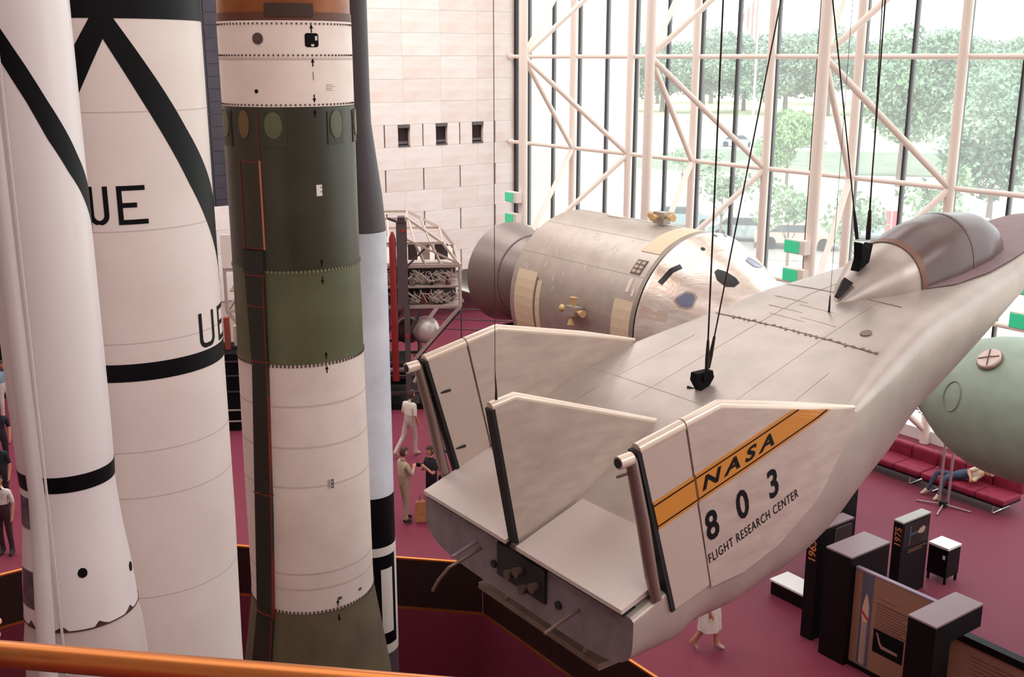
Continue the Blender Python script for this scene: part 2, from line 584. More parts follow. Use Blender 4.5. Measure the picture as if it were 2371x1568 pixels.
def cyl(cx, cy, rf):
    base = math.atan2(-cy, -cx)
    def fn(a, z, h):
        t = base + R(a)
        r = rf(z) + h
        return (cx + r * cos(t), cy + r * sin(t), z)
    return fn
def vert(cx, cy):
    return lambda t, r, z: (cx + r * cos(t), cy + r * sin(t), z)
def interp(tab):
    tab = sorted(tab)
    def f(z):
        if z <= tab[0][0]: return tab[0][1]
        for (a, ra), (b, rb) in zip(tab[:-1], tab[1:]):
            if z <= b: return ra + (rb - ra) * (z - a) / (b - a)
        return tab[-1][1]
    return f
def ring_rows(z0, z1, n=72, a0=-180, a1=180):
    return [(a0 + (a1 - a0) * i / n, z0, z1) for i in range(n + 1)]
def stripe_rows(lo, hi, n=48):
    """lo, hi: lists of (angle, z)"""
    fl, fh = interp(lo), interp(hi)
    a0, a1 = max(lo[0][0], hi[0][0]), min(lo[-1][0], hi[-1][0])
    rows = []
    for i in range(n + 1):
        a = a0 + (a1 - a0) * i / n
        rows.append((a, fl(a), fh(a)))
    return rows
def disc_rows(a, z, ra, rz, n=16):
    """an oval patch: rows across the angle"""
    rows = []
    for i in range(n + 1):
        t = -1 + 2 * i / n
        hgt = rz * math.sqrt(max(0, 1 - t * t))
        rows.append((a + ra * t, z - hgt, z + hgt))
    return rows
def dash_ring(mb, fn, z, w_deg, hgt, step, a0=-95, a1=95, th=0.012):
    a = a0
    while a < a1:
        mb.band([(a, z - hgt / 2, z + hgt / 2), (a + w_deg, z - hgt / 2, z + hgt / 2)], fn, th)
        a += step
    return mb

# --- 1: slim white rocket, far left
rx, ry = 1.946, 9.196
rk = thing('white_rocket', 'slim glossy white rocket at the far left with a black diagonal stripe', 'rocket', (rx, ry, -3))
tab = [(-3.0, 0.52), (4.6, 0.52), (5.1, 0.495), (5.32, 0.47), (5.7, 0.445), (6.1, 0.40), (6.5, 0.375), (6.7, 0.385), (7.2, 0.39), (13.0, 0.39), (15.6, 0.05)]
rf = interp(tab)
fn = cyl(rx, ry, rf)
M_gloss = mat('glossy white enamel', (238, 230, 230), 0.3, noise=0.2, scale=1.5, rgb2=(228, 219, 219), stretch=(1, 1, 0.2))
MB().lathe([(rf(z), z) for z in [5.33 + i * (15.6 - 5.33) / 60 for i in range(61)]], vert(rx, ry), 64).build('fuselage', M_gloss, rk)
MB().lathe([(rf(5.33) - 0.012, 5.335), (rf(5.1), 5.1), (rf(4.6), 4.6), (0.52, -2.99)], vert(rx, ry), 64).build('tail_ring', mat('tail ring pearl', (206, 190, 186), 0.35), rk)
MB().band(ring_rows(6.535, 6.675), fn, 0.004).build('black_band', M_rblack, rk)
lo = [(-60, 10.45), (-20.6, 9.96), (-0.1, 9.68), (17.6, 9.40), (39.6, 9.13), (55, 8.98), (90, 8.6)]
hi = [(-60, 10.68), (-16.8, 10.19), (3.8, 9.93), (22.2, 9.68), (45.1, 9.40), (57, 9.25), (90, 8.9)]
MB().band(stripe_rows(lo, hi), fn, 0.003).build('diagonal_stripe', M_rblack, rk)
cf = MB()
prof = [(-52, 0.0), (-49, 0.028), (-44, 0.042), (-38, 0.042), (-33, 0.03), (-29, 0.0)]
zz = [4.9 + i * 0.3 for i in range(29)]
vs = [fn(a, z, h + 0.001) for z in zz for a, h in prof]
fs = [(i * 6 + k, i * 6 + k + 1, (i + 1) * 6 + k + 1, (i + 1) * 6 + k) for i in range(len(zz) - 1) for k in range(5)]
cf.add(vs, fs).build('cable_fairing', M_gloss, rk)
MB().band([(a, 4.95, 13.2) for a in (-21.5, -19.5)], fn, 0.012).build('conduit_strip', M_gloss, rk)
for a, z in ((4.3, 5.83), (72, 5.68)):
    MB().band(disc_rows(a, z, 5.2, 0.042), fn, 0.004).build('round_port', M_soot, rk)
for a0, a1, z0, z1 in ((-80, -57, 6.2, 6.47), (-80, -50, 5.5, 5.83)):
    MB().band([(a0 + (a1 - a0) * i / 6, z0, z1) for i in range(7)], fn, 0.006).build('access_window', mat('dark window', (52, 44, 56), 0.3, noise=0.8, scale=9, rgb2=(110, 100, 112)), rk)
sc_lo = [(a, 5.325) for a in range(-120, 125, 5)]
sc_hi = []
for a in range(-120, 125, 5):
    d_ = (a + 22) % 38
    d_ = min(d_, 38 - d_)
    sc_hi.append((a, 5.335 + max(0, 0.055 * (1 - d_ / 6))))
MB().band(stripe_rows(sc_lo, sc_hi, 200), fn, 0.004).build('scalloped_rim', mat('rim maroon', (74, 40, 44), 0.6), rk)

# --- 2: large white rocket with black chevron and letters
rx, ry = 3.135, 11.064
rk = thing('white_rocket', 'thick white rocket with black chevron stripes, black bands and the black letters UE', 'rocket', (rx, ry, -3))
tab = [(-3, 0.845), (3.6, 0.862), (5.2, 0.887), (12.5, 0.887), (13.5, 0.80), (16, 0.30), (16.8, 0.04)]
rf = interp(tab)
fn = cyl(rx, ry, rf)
MB().lathe([(rf(z), z) for z in [-2.99, 0, 3.6, 5.2, 8, 11, 12.5, 13.0, 13.5, 14.3, 15.2, 16, 16.8]], vert(rx, ry), 80).build('fuselage', M_rwhite2, rk)
MB().band(ring_rows(10.33, 10.58), fn, 0.004).build('black_band', M_rblack, rk)
MB().band(ring_rows(6.965, 7.14), fn, 0.004).build('black_band', M_rblack, rk)
lo = [(-2.5, 10.16), (16.9, 9.60), (45.6, 8.80), (66, 8.30), (90, 7.72)]
hi = [(-2.5, 10.52), (4.4, 10.33), (18.9, 9.98), (46.2, 9.33), (66, 8.92), (90, 8.42)]
MB().band(stripe_rows(lo, hi), fn, 0.0035).build('chevron_stripe', M_rblack, rk)
lo2 = [(-90, 7.72), (-68, 8.30), (-48, 8.80), (-21, 9.60), (-2.0, 10.16)]
hi2 = [(-90, 8.42), (-70, 8.92), (-50, 9.33), (-23, 9.98), (-8.8, 10.33), (-2.0, 10.52)]
MB().band(stripe_rows(lo2, hi2), fn, 0.0038).build('chevron_stripe', M_rblack, rk)
for z in (9.51, 8.42, 7.34, 6.24, 5.76, 4.67):
    MB().band(ring_rows(z - 0.006, z + 0.006), fn, 0.0008).build('seam', M_seam, rk)
def sfn(u, v, h):       # (metres along the circumference, z)
    return fn(math.degrees(u / 0.887), v, h)
def letters_UE(mb, ua, ub, ea, eb, z0, z1, wd):
    D = 0.887 * pi / 180
    l, r = ua * D + wd / 2, ub * D - wd / 2
    b, t_ = z0 + wd / 2, z1
    c = 0.07
    arc = lambda cx_, a0, a1: [(cx_ + c * cos(R(a0 + (a1 - a0) * k / 6)), b + c + c * sin(R(a0 + (a1 - a0) * k / 6))) for k in range(7)]
    mb.ribbon([(l, t_ - (t_ - b - c) * k / 8) for k in range(8)] + arc(l + c, 180, 270) + arc(r - c, 270, 360) + [(r, b + c + (t_ - b - c) * k / 8) for k in range(1, 9)], wd, sfn, 0.004)
    l, r = ea * D + wd / 2, eb * D
    mb.ribbon([(l, z0), (l, z1)], wd, sfn, 0.004, 0.03)
    for zc, q in ((z0 + wd / 2, r), (z1 - wd / 2, r - 0.012), ((z0 + z1) / 2, l + (r - l) * 0.62)):
        mb.ribbon([(l - wd / 2, zc), (q, zc)], wd, sfn, 0.0045, 0.03)
    return mb
letters_UE(MB(), -19.2, -7.6, -2.6, 14.5, 8.485, 8.845, 0.045).build('lettering', M_rblack, rk, angle=0)
letters_UE(MB(), 44, 60.5, 67.5, 84, 7.165, 7.525, 0.045).build('lettering', M_rblack, rk, angle=0)

# --- 3: olive and white missile in the middle
rx, ry = 6.0, 13.31
rk = thing('missile', 'green and white staged missile standing in the middle left with copper brown top', 'rocket', (rx, ry, -3))
tab = [(-3, 1.22), (1.0, 1.10), (1.5, 1.03), (2.55, 0.872), (2.75, 0.868), (4.6, 0.862), (6.13, 0.848), (7.36, 0.84), (20, 0.84)]
rf = interp(tab)
fn = cyl(rx, ry, rf)
vt = vert(rx, ry)
def stage(name, m, z0, z1, inset=0.0):
    k = max(2, int((z1 - z0) / 0.25))
    zs = [z0 + (z1 - z0) * i / k for i in range(k + 1)]
    return MB().lathe([(rf(z) - inset, z) for z in zs], vt, 80).build(name, m, rk)
stage('skirt', M_skirt, -2.99, 2.55)
stage('first_stage', M_mwhite, 2.555, 6.12)
stage('interstage', M_olive2, 6.125, 7.355)
stage('second_stage', M_olive, 7.36, 9.395)
stage('upper_interstage', mat('interstage white skylight brightened', (246, 231, 221), 0.5, noise=0.3, scale=2.0, rgb2=(236, 219, 208)), 9.40, 10.42)  # lighter copy of the interstage white, skylight brightness put into its colour
stage('third_stage', M_brown, 10.425, 12.8, 0.012)
MB().lathe([(0.83, 12.8), (0.70, 13.6), (0.42, 14.8), (0.1, 15.8)], vt, 48).build('nose_cone', M_dgrey, rk)
MB().band(ring_rows(10.42, 10.52), fn, -0.006).build('dark_ring', mat('dark copper', (96, 52, 30), 0.5), rk)
MB().band([(a, 10.46, 10.62) for a in range(-16, 25, 4)], fn, 0.012).build('dark_plate', mat('plate dark brown', (60, 36, 26), 0.6), rk)
for z, th in ((10.385, 0.01), (10.015, 0.012), (9.425, 0.012)):
    tag(dash_ring(MB(), fn, z, 1.2, 0.022, 4.0, th=th).build('bolt_row', M_bolt, rk, angle=0), kind='stuff')
for z, m_ in ((7.345, M_olive2), (6.105, M_mwhite), (2.575, M_mwhite)):
    tag(dash_ring(MB(), fn, z, 1.7, 0.036, 3.6, th=0.012).build('bolt_row', M_bolt if m_ is M_mwhite else mat('bolt green', (120, 120, 92), 0.6), rk, angle=0), kind='stuff')
for z in (9.97, 5.55, 4.98, 4.42, 3.15, 2.92):
    MB().band(ring_rows(z - 0.016, z + 0.016), fn, 0.001).build('seam', mat('grey seam', (206, 188, 177), 0.6), rk)
MB().band(disc_rows(-22.8, 10.21, 4.6, 0.068), fn, 0.012).build('round_vent', mat('vent brown grey', (92, 70, 68), 0.6), rk)
MB().band(disc_rows(-22.8, 10.21, 2.2, 0.03), fn, 0.022).build('vent_hub', M_bolt, rk)
ht = MB().band([(15.8 + 12 * i / 8, 10.11 + (0.02 if i in (0, 8) else 0), 10.275 - (0.02 if i in (0, 8) else 0)) for i in range(9)], fn, 0.005).build('hatch', M_soot, rk)
MB().band([(24.6, 10.19, 10.24), (26.6, 10.19, 10.24)], fn, 0.012).build('hatch_fitting', M_mwhite, ht)
MB().band([(21.0, 10.12, 10.145), (23.5, 10.12, 10.145)], fn, 0.012).build('hatch_fitting', M_mwhite, ht)
MB().band(disc_rows(-26.7, 9.59, 1.6, 0.025), fn, 0.006).build('round_port', M_soot, rk)
for a, z in ((23.9, 2.72), (47.8, 2.72)):
    MB().band(disc_rows(a, z, 2.3, 0.022), fn, 0.006).build('round_port', mat('vent brown grey', (92, 70, 68), 0.6), rk)
# alignment arrows
def arrow(z, up):
    s_ = 1 if up else -1
    m_ = MB().ribbon([(0.32, z - 0.05 * s_), (0.32, z)], 0.012, lambda u, v, h: fn(math.degrees(u / 0.84), v, h), 0.006)
    m_.band([(math.degrees((0.32 + q) / 0.84), *((z, z + 0.001) if abs(q) > 0.01 else sorted((z, z + 0.05 * s_)))) for q in (-0.022, 0, 0.022)], fn, 0.006)
    m_.build('arrow_mark', M_soot, rk, angle=0)
for z, up in ((10.33, True), (9.93, True), (9.5, False), (9.32, True), (7.45, True), (7.22, False), (6.22, True), (6.03, True), (2.66, True), (2.44, False)):
    arrow(z, up)
MB().ribbon([(0.32, 9.82), (0.32, 9.72)], 0.006, lambda u, v, h: fn(math.degrees(u / 0.84), v, h), 0.004).build('small_mark', M_bolt, rk, angle=0)
lb = MB()
for i, wd in enumerate((0.10, 0.14, 0.09, 0.11)):
    lb.ribbon([(0.49, 9.66 - i * 0.022), (0.49 + wd, 9.66 - i * 0.022)], 0.008, lambda u, v, h: fn(math.degrees(u / 0.84), v, h), 0.003)
tag(lb.build('stencil_text', mat('grey stencil', (168, 150, 144), 0.7), rk, angle=0), kind='stuff')
# oval access panels in the green stage
def panel(a, z, wa, hz, ra, rz):
    pf_ = MB().band([(a - wa + 2 * wa * i / 8, z - hz, z + hz * 0.85) for i in range(9)], fn, 0.012).build('panel_frame', mat('olive frame', (52, 50, 34), 0.5), rk)
    MB().band(disc_rows(a, z + 0.03, ra, rz), fn, 0.022).build('oval_cover', M_olive2, pf_)
panel(-13.6, 9.15, 10.5, 0.24, 7.6, 0.16)
panel(42.0, 9.15, 9, 0.22, 6.6, 0.17)
panel(78, 9.15, 8, 0.22, 6, 0.17)
panel(-68, 9.15, 10, 0.24, 7.6, 0.16)
MB().band(disc_rows(-41.0, 9.19, 5.5, 0.17), fn, 0.02).build('oval_cover', mat('oval tan cover', (110, 86, 54), 0.5), rk)
dec = MB().band([(20, 8.30, 8.44), (22.5, 8.30, 8.44), (25.2, 8.30, 8.44)], fn, 0.004).build('white_label', M_white, rk)
MB().band([(23.4, 8.40, 8.415), (25.0, 8.40, 8.415)], fn, 0.006).band([(23.4, 8.345, 8.36), (25.0, 8.345, 8.36)], fn, 0.006).build('label_print', mat('label grey', (150, 130, 128), 0.7), dec, angle=0)
MB().band([(70, 9.15, 9.21), (75, 9.15, 9.21)], fn, 0.006).build('white_label', M_white, rk)
dec = MB().band([(17.2, 4.36, 4.50), (20, 4.36, 4.50), (23.2, 4.36, 4.50)], fn, 0.004).build('grey_label', mat('label pale', (204, 190, 186), 0.7), rk)
lp = MB()
for u0, u1, v0, v1 in ((20.6, 22.8, 4.37, 4.385), (20.6, 22.8, 4.475, 4.49), (22.3, 23.0, 4.37, 4.49), (20.4, 20.9, 4.38, 4.48), (18.4, 18.9, 4.38, 4.49), (20.9, 22.3, 4.42, 4.44)):
    lp.band([(u0, v0, v1), (u1, v0, v1)], fn, 0.006)
lp.build('label_print', mat('label dark', (70, 62, 66), 0.7), dec, angle=0)
# cable raceway down the side with red edging
rw = MB()
zr = [-2.5, 0, 1.5, 2.5, 4, 6.1, 7.36, 7.62]
al = interp([(-2.5, -64), (1.5, -60), (2.5, -58.5), (4, -53), (6.1, -45.7), (6.9, -47.5), (7.62, -48.8)])
ar = interp([(-2.5, -42), (1.5, -39), (2.5, -38), (4, -33.5), (6.1, -29.6), (6.9, -29.9), (7.62, -28)])
vs, fs = [], []
for z in zr:
    for q, h in ((0, 0.0), (0, 0.05), (0.5, 0.06), (1, 0.05), (1, 0.0)):
        vs.append(fn(al(z) + (ar(z) - al(z)) * q, z, h))
for i in range(len(zr) - 1):
    for k in range(4):
        fs.append((i * 5 + k, i * 5 + k + 1, i * 5 + k + 6, i * 5 + k + 5))
rw.add(vs, fs)
rway = rw.build('cable_raceway', mat('raceway dark olive', (38, 37, 30), 0.5), rk)
MB().band([(ar(z) + 0.3, z, z) for z in zr], fn, 0.0)
def zline(aa, z0, z1, wd, m_, h, name, par, n=12):
    vs, fs = [], []
    for i in range(n + 1):
        z = z0 + (z1 - z0) * i / n
        a = aa(z)
        for s_ in (-1, 1):
            vs += [fn(a + s_ * wd, z, 0.0), fn(a + s_ * wd, z, h)]
    for i in range(n):
        a, b = i * 4, i * 4 + 4
        fs += [(a + 1, a + 3, b + 3, b + 1), (a, a + 1, b + 1, b), (a + 3, a + 2, b + 2, b + 3)]
    MB().add(vs, fs).build(name, m_, par, angle=0)
zline(lambda z: ar(z) - 0.3, -2.4, 7.3, 0.28, M_red, 0.062, 'red_edge', rway)
zline(lambda z: -49, 7.63, 8.75, 0.35, M_red, 0.01, 'red_line', rk)
zline(lambda z: -27.5, 7.63, 8.75, 0.7, mat('salmon stripe', (196, 116, 92), 0.5), 0.012, 'red_line', rk)
zline(lambda z: -27.8, 8.75, 9.38, 0.3, M_red, 0.01, 'red_line', rk)
for z in (8.73, 7.64, 7.30, 6.9, 6.16, 4.3, 2.5):
    MB().band([(al(z) - 1 + (ar(z) - al(z) + 2) * i / 4, z - 0.006, z + 0.006) for i in range(5)], fn, 0.062 if z < 7.5 else 0.006).build('red_line', M_red, rk, angle=0)

# --- 4: grey and white rocket behind the missile
rx, ry = 7.714, 14.699
rk = thing('grey_rocket', 'slender rocket of dark grey, pale grey and black stages just behind the green missile', 'rocket', (rx, ry, -3))
tab = [(-3, 0.38), (7.42, 0.38), (7.9, 0.345), (8.4, 0.285), (8.75, 0.235), (9.03, 0.205), (9.6, 0.198), (14, 0.198), (15, 0.03)]
rf = interp(tab)
fn = cyl(rx, ry, rf)
vt = vert(rx, ry)
def stg(name, m_, z0, z1):
    zs = [z0 + (z1 - z0) * i / 14 for i in range(15)]
    return MB().lathe([(rf(z), z) for z in zs], vt, 56).build(name, m_, rk)
stg('tail', mat('tail grey', (96, 84, 92), 0.5), -2.99, 0.32)
stg('lower_stage', M_rblack, 0.325, 3.13)
stg('middle_stage', M_grey, 3.135, 7.42)
stg('upper_stage', M_dgrey, 7.425, 15.0)
for z0, z1 in ((2.12, 2.27), (0.33, 0.50)):
    MB().band(ring_rows(z0, z1, 56), fn, 0.004).build('white_ring', M_white, rk)
MB().band([(19 + 34 * i / 8, 0.72, 1.88) for i in range(9)], fn, 0.004).build('white_bar', M_white, rk)
MB().band([(-26 + 26 * i / 8, 0.35, 1.88) for i in range(9)], fn, 0.004).build('white_bar', M_white, rk)
MB().band([(66, 0.45, 2.15), (76, 0.45, 2.15), (90, 0.45, 2.15)], fn, 0.004).build('white_bar', M_white, rk)
MB().band([(a, z_, 14) for a, z_ in ((-40, 9.05), (-34, 9.05), (-28, 9.05))], fn, 0.02).build('conduit_strip', M_rblack, rk)
# ------------------------------------------------------------------ the wingless lifting body, hung nose up
Y0 = 6.70
M_alu = mat('weathered aluminium skin', (190, 178, 169), 0.38, 0.38, noise=0.3, scale=2.2, rgb2=(174, 162, 154), bump=0.04, bscale=60)
M_alu2 = mat('weathered aluminium side', (206, 190, 180), 0.40, 0.3, noise=0.4, scale=3.5, rgb2=(188, 171, 162), stretch=(1, 1, 3))
M_flap = mat('flap paint light grey', (214, 200, 193), 0.5, 0.1, noise=0.05, scale=30)
M_rud = mat('rudder grey', (198, 178, 168), 0.5, 0.15, noise=0.06, scale=30)
M_edge = mat('polished edge', (224, 206, 190), 0.3, 0.3)
M_base = mat('dark base plate', (142, 124, 132), 0.6, noise=0.3, scale=5)
M_dark = mat('dark gap', (26, 22, 24), 0.7)
M_can = mat('tinted canopy', (104, 86, 86), 0.26, 0.0, spec=0.32)
M_rust = mat('brown frame', (122, 88, 70), 0.5, 0.3)
M_yel = mat('orange yellow stripe', (206, 132, 42), 0.5)
M_pipe = mat('tail pipe metal', (150, 132, 124), 0.35, 0.6)

lb = thing('lifting_body', 'silver wingless lifting body aircraft with three tail fins hanging nose up on cables', 'aircraft', (7.0, Y0, 6.0))
deck = interp([(4.83, 6.10), (5.55, 6.37), (6.39, 6.85), (7.4, 7.165), (8.16, 7.40), (8.86, 7.60), (10.2, 7.80), (11.45, 7.97), (12.0, 8.06), (12.6, 8.13), (13.1, 8.13), (13.5, 8.0), (13.8, 7.74)])
wid = interp([(4.8, 1.455), (6.0, 1.455), (6.8, 1.445), (7.4, 1.38), (8.1, 1.22), (8.8, 1.07), (9.4, .97), (10.2, .86), (11.2, .68), (12., .60), (12.8, .50), (13.2, .42), (13.5, .31), (13.7, .18), (13.8, 0.05)])
dep = interp(HULLH)
nex = interp([(4.8, 5.0), (6.9, 5.0), (7.8, 3.4), (9, 2.4), (13, 2.1)])
xs = [4.86, 5.0, 5.2, 5.4, 5.56] + [5.7 + 0.2 * i for i in range(37)] + [13.0, 13.2, 13.35, 13.5, 13.6, 13.7, 13.76, 13.8]
NB, NT = 40, 10
vs, fs = [], []
for x in xs:
    zd, w_, h_, n_ = deck(x), wid(x), dep(x), nex(x)
    if x < 5.56: zd -= 0.09
    e = (0.05 + 0.2 * max(0, min(1, (x - 7.0) / 1.2))) * min(1, w_ / 0.8)
    ring = []
    for i in range(NT + 1):
        s_ = -1 + 2 * i / NT
        ring.append((x, Y0 + s_ * (w_ - e), zd + 0.02 * (1 - s_ * s_)))
    for i in range(NB + 1):
        t_ = pi * i / NB
        c_, sn = cos(t_), sin(t_)
        yy = w_ * math.copysign(abs(c_) ** (2 / n_), c_)
        zz_ = (zd - 0.7 * e) - (h_ + 0.06 - 0.7 * e) * abs(sn) ** (2 / n_)
        if i == 0:
            for q in (20, 40, 60, 75):
                ring.append((x, Y0 + w_ - e + e * sin(R(q)), zd - 0.7 * e + 0.7 * e * cos(R(q))))
        ring.append((x, Y0 + yy, zz_))
        if i == NB:
            for q in (75, 60, 40, 20):
                ring.append((x, Y0 - w_ + e - e * sin(R(q)), zd - 0.7 * e + 0.7 * e * cos(R(q))))
    vs += ring
m_ = len(vs) // len(xs)
for i in range(len(xs) - 1):
    for k in range(m_):
        k2 = (k + 1) % m_
        fs.append((i * m_ + k, i * m_ + k2, (i + 1) * m_ + k2, (i + 1) * m_ + k))
fs.append(tuple((len(xs) - 1) * m_ + k for k in range(m_)))
hull = MB().add(vs, fs)
hull.m = [0] * len(fs)
hullo = hull.build('hull', M_alu, lb, angle=50)
# rear base plate
bp = MB()
bp.add([(4.862, y, z) for _, y, z in vs[:m_]], [tuple(range(m_))[::-1]])
bpo = bp.build('base_plate', M_base, lb, angle=0)
# engine bay: dark recess box, four small nozzles and plates
eb = MB().box(4.835, 4.861, 6.28, 6.95, 5.70, 6.00).build('engine_bay', M_dark, lb, angle=0)
for y, z in ((6.72, 5.80), (6.60, 5.87), (6.52, 5.745), (6.38, 5.82)):
    MB().tube([(4.86, y, z), (4.80, y, z), (4.77, y, z)], [0.03, 0.04, 0.045], 12).build('rocket_nozzle', mat('nozzle brown', (84, 64, 54), 0.5), eb)
for y in (7.02, 6.12):
    MB().tube([(4.865, y, 5.76), (4.84, y, 5.76)], 0.035, 12).build('round_port', M_dark, bpo)

# upper body flaps
for y0_, y1_ in ((Y0 - 1.39, Y0 - 0.075), (Y0 + 0.075, Y0 + 1.39)):
    f = MB()
    f.prism([(4.80, y0_, 6.09), (5.555, y0_, 6.36), (5.555, y0_, 6.29), (4.80, y0_, 6.055)], (0, y1_ - y0_, 0))
    fo = f.build('upper_flap', M_flap, lb, angle=0)
    MB().box(4.83, 5.5, y0_ + 0.02, y1_ - 0.02, 6.02, 6.06).build('flap_underside', M_dark, fo, angle=0)
    MB().bar((5.565, y0_, 6.375), (5.565, y1_, 6.375), 0.03, 0.012).build('hinge_line', M_dark, fo, angle=0)
# lower flap
lf = MB().prism([(5.05, Y0 - 0.86, 5.24), (5.05, Y0 + 0.86, 5.24), (5.62, Y0 + 0.86, 5.24), (5.62, Y0 - 0.86, 5.24)], (0, 0, 0.06))
lf.build('lower_flap', mat('lower flap brown', (140, 118, 106), 0.6, noise=0.3, scale=6), lb, angle=0)
MB().tube([(5.06, 6.05, 5.27), (5.25, 6.05, 5.55)], 0.02, 8).build('flap_rod', M_pipe, lb)
MB().tube([(5.06, 7.15, 5.27), (5.25, 7.15, 5.55)], 0.02, 8).build('flap_rod', M_pipe, lb)

# tail fins
def fin_y(x): return max(wid(x), 1.40) + 0.008
def fin(sg):
    def P(x, z, o): return (x, Y0 + sg * (fin_y(x) + o), z)
    def slab(poly, name, m_, o0=-0.085, o1=0.012, par=lb):
        n = len(poly)
        v = [P(x, z, o0) for x, z in poly] + [P(x, z, o1) for x, z in poly]
        F = [tuple(range(n - 1, -1, -1)), tuple(range(n, 2 * n))] + [(i, (i + 1) % n, n + (i + 1) % n, n + i) for i in range(n)]
        if sg < 0: F = [f_[::-1] for f_ in F]
        return MB().add(v, F).build(name, m_, par, angle=0)
    topl = interp([(5.305, 7.43), (5.65, 7.50), (6.2, 7.39), (6.7, 7.28), (7.30, 7.16), (7.36, 7.10)])
    botl = interp([(5.64, 6.06), (6.0, 6.08), (6.4, 6.2), (6.9, 6.5), (7.3, 6.95), (7.34, 7.0)])
    v, F, nc, nr = [], [], 28, 8
    for i in range(nc + 1):
        xt, xb = 5.305 + (7.36 - 5.305) * i / nc, 5.64 + (7.34 - 5.64) * i / nc
        for o in (-0.085, 0.012):
            for j in range(nr + 1):
                x, z = xb + (xt - xb) * j / nr, botl(xb) + (topl(xt) - botl(xb)) * j / nr
                v.append(P(x, z, o))
    st_ = 2 * (nr + 1)
    for i in range(nc):
        a, b = i * st_, (i + 1) * st_
        for j in range(nr):
            F += [(a + j, a + j + 1, b + j + 1, b + j), (a + nr + 1 + j, b + nr + 1 + j, b + nr + 2 + j, a + nr + 2 + j)]
        F += [(a, b, b + nr + 1, a + nr + 1), (a + nr, a + 2 * nr + 1, b + 2 * nr + 1, b + nr)]
    e_ = nc * st_
    for j in range(nr):
        F += [(j, nr + 1 + j, nr + 2 + j, j + 1), (e_ + j, e_ + j + 1, e_ + nr + 2 + j, e_ + nr + 1 + j)]
    fo = MB().add(v, F).build('side_fin', M_alu2, lb, angle=40)
    ru = slab([(4.86, 7.335), (5.285, 7.425), (5.62, 6.085), (5.26, 5.99)], 'rudder', M_rud, -0.08, 0.010)
    slab([(4.83, 7.33), (4.865, 7.337), (5.265, 5.985), (5.23, 5.975)], 'rear_edge', M_dark, -0.09, 0.012, ru)
    MB().tube([P(4.86, 7.335, -0.035), P(5.29, 7.425, -0.035)], 0.05, 12).build('edge_cap', M_edge, ru)
    MB().tube([P(5.30, 7.43, -0.035), P(5.65, 7.505, -0.035), P(6.7, 7.285, -0.035), P(7.36, 7.15, -0.04)], [0.05, 0.05, 0.05, 0.02], 12).build('edge_cap', M_edge, fo)
    pipe = MB().tube([P(4.80, 7.28, -0.02), P(4.93, 6.78, -0.02), P(5.03, 6.33, -0.02), P(5.09, 6.12, -0.02)], [0.045, 0.05, 0.05, 0.045], 12)
    po = pipe.build('tail_pipe', M_pipe, lb)
    MB().tube([P(4.80, 7.29, -0.02), P(4.68, 7.28, -0.02)], 0.05, 14, caps=True).build('pipe_elbow', M_edge, po)
    MB().tube([P(4.685, 7.28, -0.02), P(4.674, 7.28, -0.02)], 0.036, 14).build('pipe_mouth', M_dark, po)
    MB().tube([P(4.78, 7.18, -0.03), P(4.72, 7.15, -0.08)], 0.014, 8).build('pipe_bracket', M_pipe, po)
    for x_, z_ in ((4.94, 6.98), (5.10, 6.4)):
        MB().tube([P(x_ - 0.1, z_, -0.03), P(x_ + 0.16, z_ + 0.04, -0.095)], 0.012, 6).build('pipe_bracket', M_dark, po)
    return fo, ru
fs_, rs_ = fin(-1)
fp_, rp_ = fin(+1)
cfp = [(4.60, 7.31), (4.82, 7.35), (6.39, 6.83), (6.42, 6.80), (5.55, 6.32), (4.86, 6.08), (4.83, 6.10)]
cfo = MB().prism([(x, Y0 - 0.045, z) for x, z in cfp], (0, 0.09, 0)).build('centre_fin', M_alu2, lb, angle=0)
MB().tube([(4.60, Y0, 7.315), (4.82, Y0, 7.355), (6.40, Y0, 6.835)], [0.045, 0.048, 0.03], 12).build('edge_cap', M_edge, cfo)
MB().prism([(4.585, Y0 - 0.05, 7.30), (4.615, Y0 - 0.05, 7.31), (4.85, Y0 - 0.05, 6.10), (4.815, Y0 - 0.05, 6.10)], (0, 0.1, 0)).build('rear_edge', M_dark, cfo, angle=0)
MB().tube([(4.66, Y0, 7.34), (4.66, Y0, 7.45), (4.65, Y0, 7.6)], [0.014, 0.008, 0.003], 6).build('aerial', M_dark, cfo)

# canopy
ct = interp([(8.82, 7.60), (9.1, 7.86), (9.4, 8.06), (9.62, 8.15), (10.0, 8.30), (10.46, 8.38), (11.0, 8.34), (11.3, 8.22), (11.5, 8.05), (11.6, 7.93)])
cw = interp([(8.82, 0.04), (9.1, 0.25), (9.4, 0.41), (9.62, 0.455), (10.2, 0.50), (10.8, 0.46), (11.2, 0.35), (11.45, 0.18), (11.6, 0.02)])
def canopy(x0, x1, k, grow=0.0):
    v, F = [], []
    for i in range(k + 1):
        x = x0 + (x1 - x0) * i / k
        for j in range(25):
            t_ = pi * j / 24
            zb = deck(x) - 0.04
            v.append((x, Y0 + (cw(x) + grow) * cos(t_), zb + (ct(x) + grow - zb) * sin(t_) ** 0.85 if j not in (0, 24) else zb))
    for i in range(k):
        for j in range(24):
            F.append((i * 25 + j, (i + 1) * 25 + j, (i + 1) * 25 + j + 1, i * 25 + j + 1))
    return MB().add(v, F)
canopy(8.82, 9.62, 10).build('canopy_fairing', M_alu, lb, angle=60)
can = canopy(9.62, 11.6, 24).build('canopy', M_can, lb, angle=60)
canopy(9.585, 9.66, 2, 0.012).build('canopy_frame', M_rust, can)
canopy(10.42, 10.45, 2, 0.004).build('canopy_frame', M_can, can)
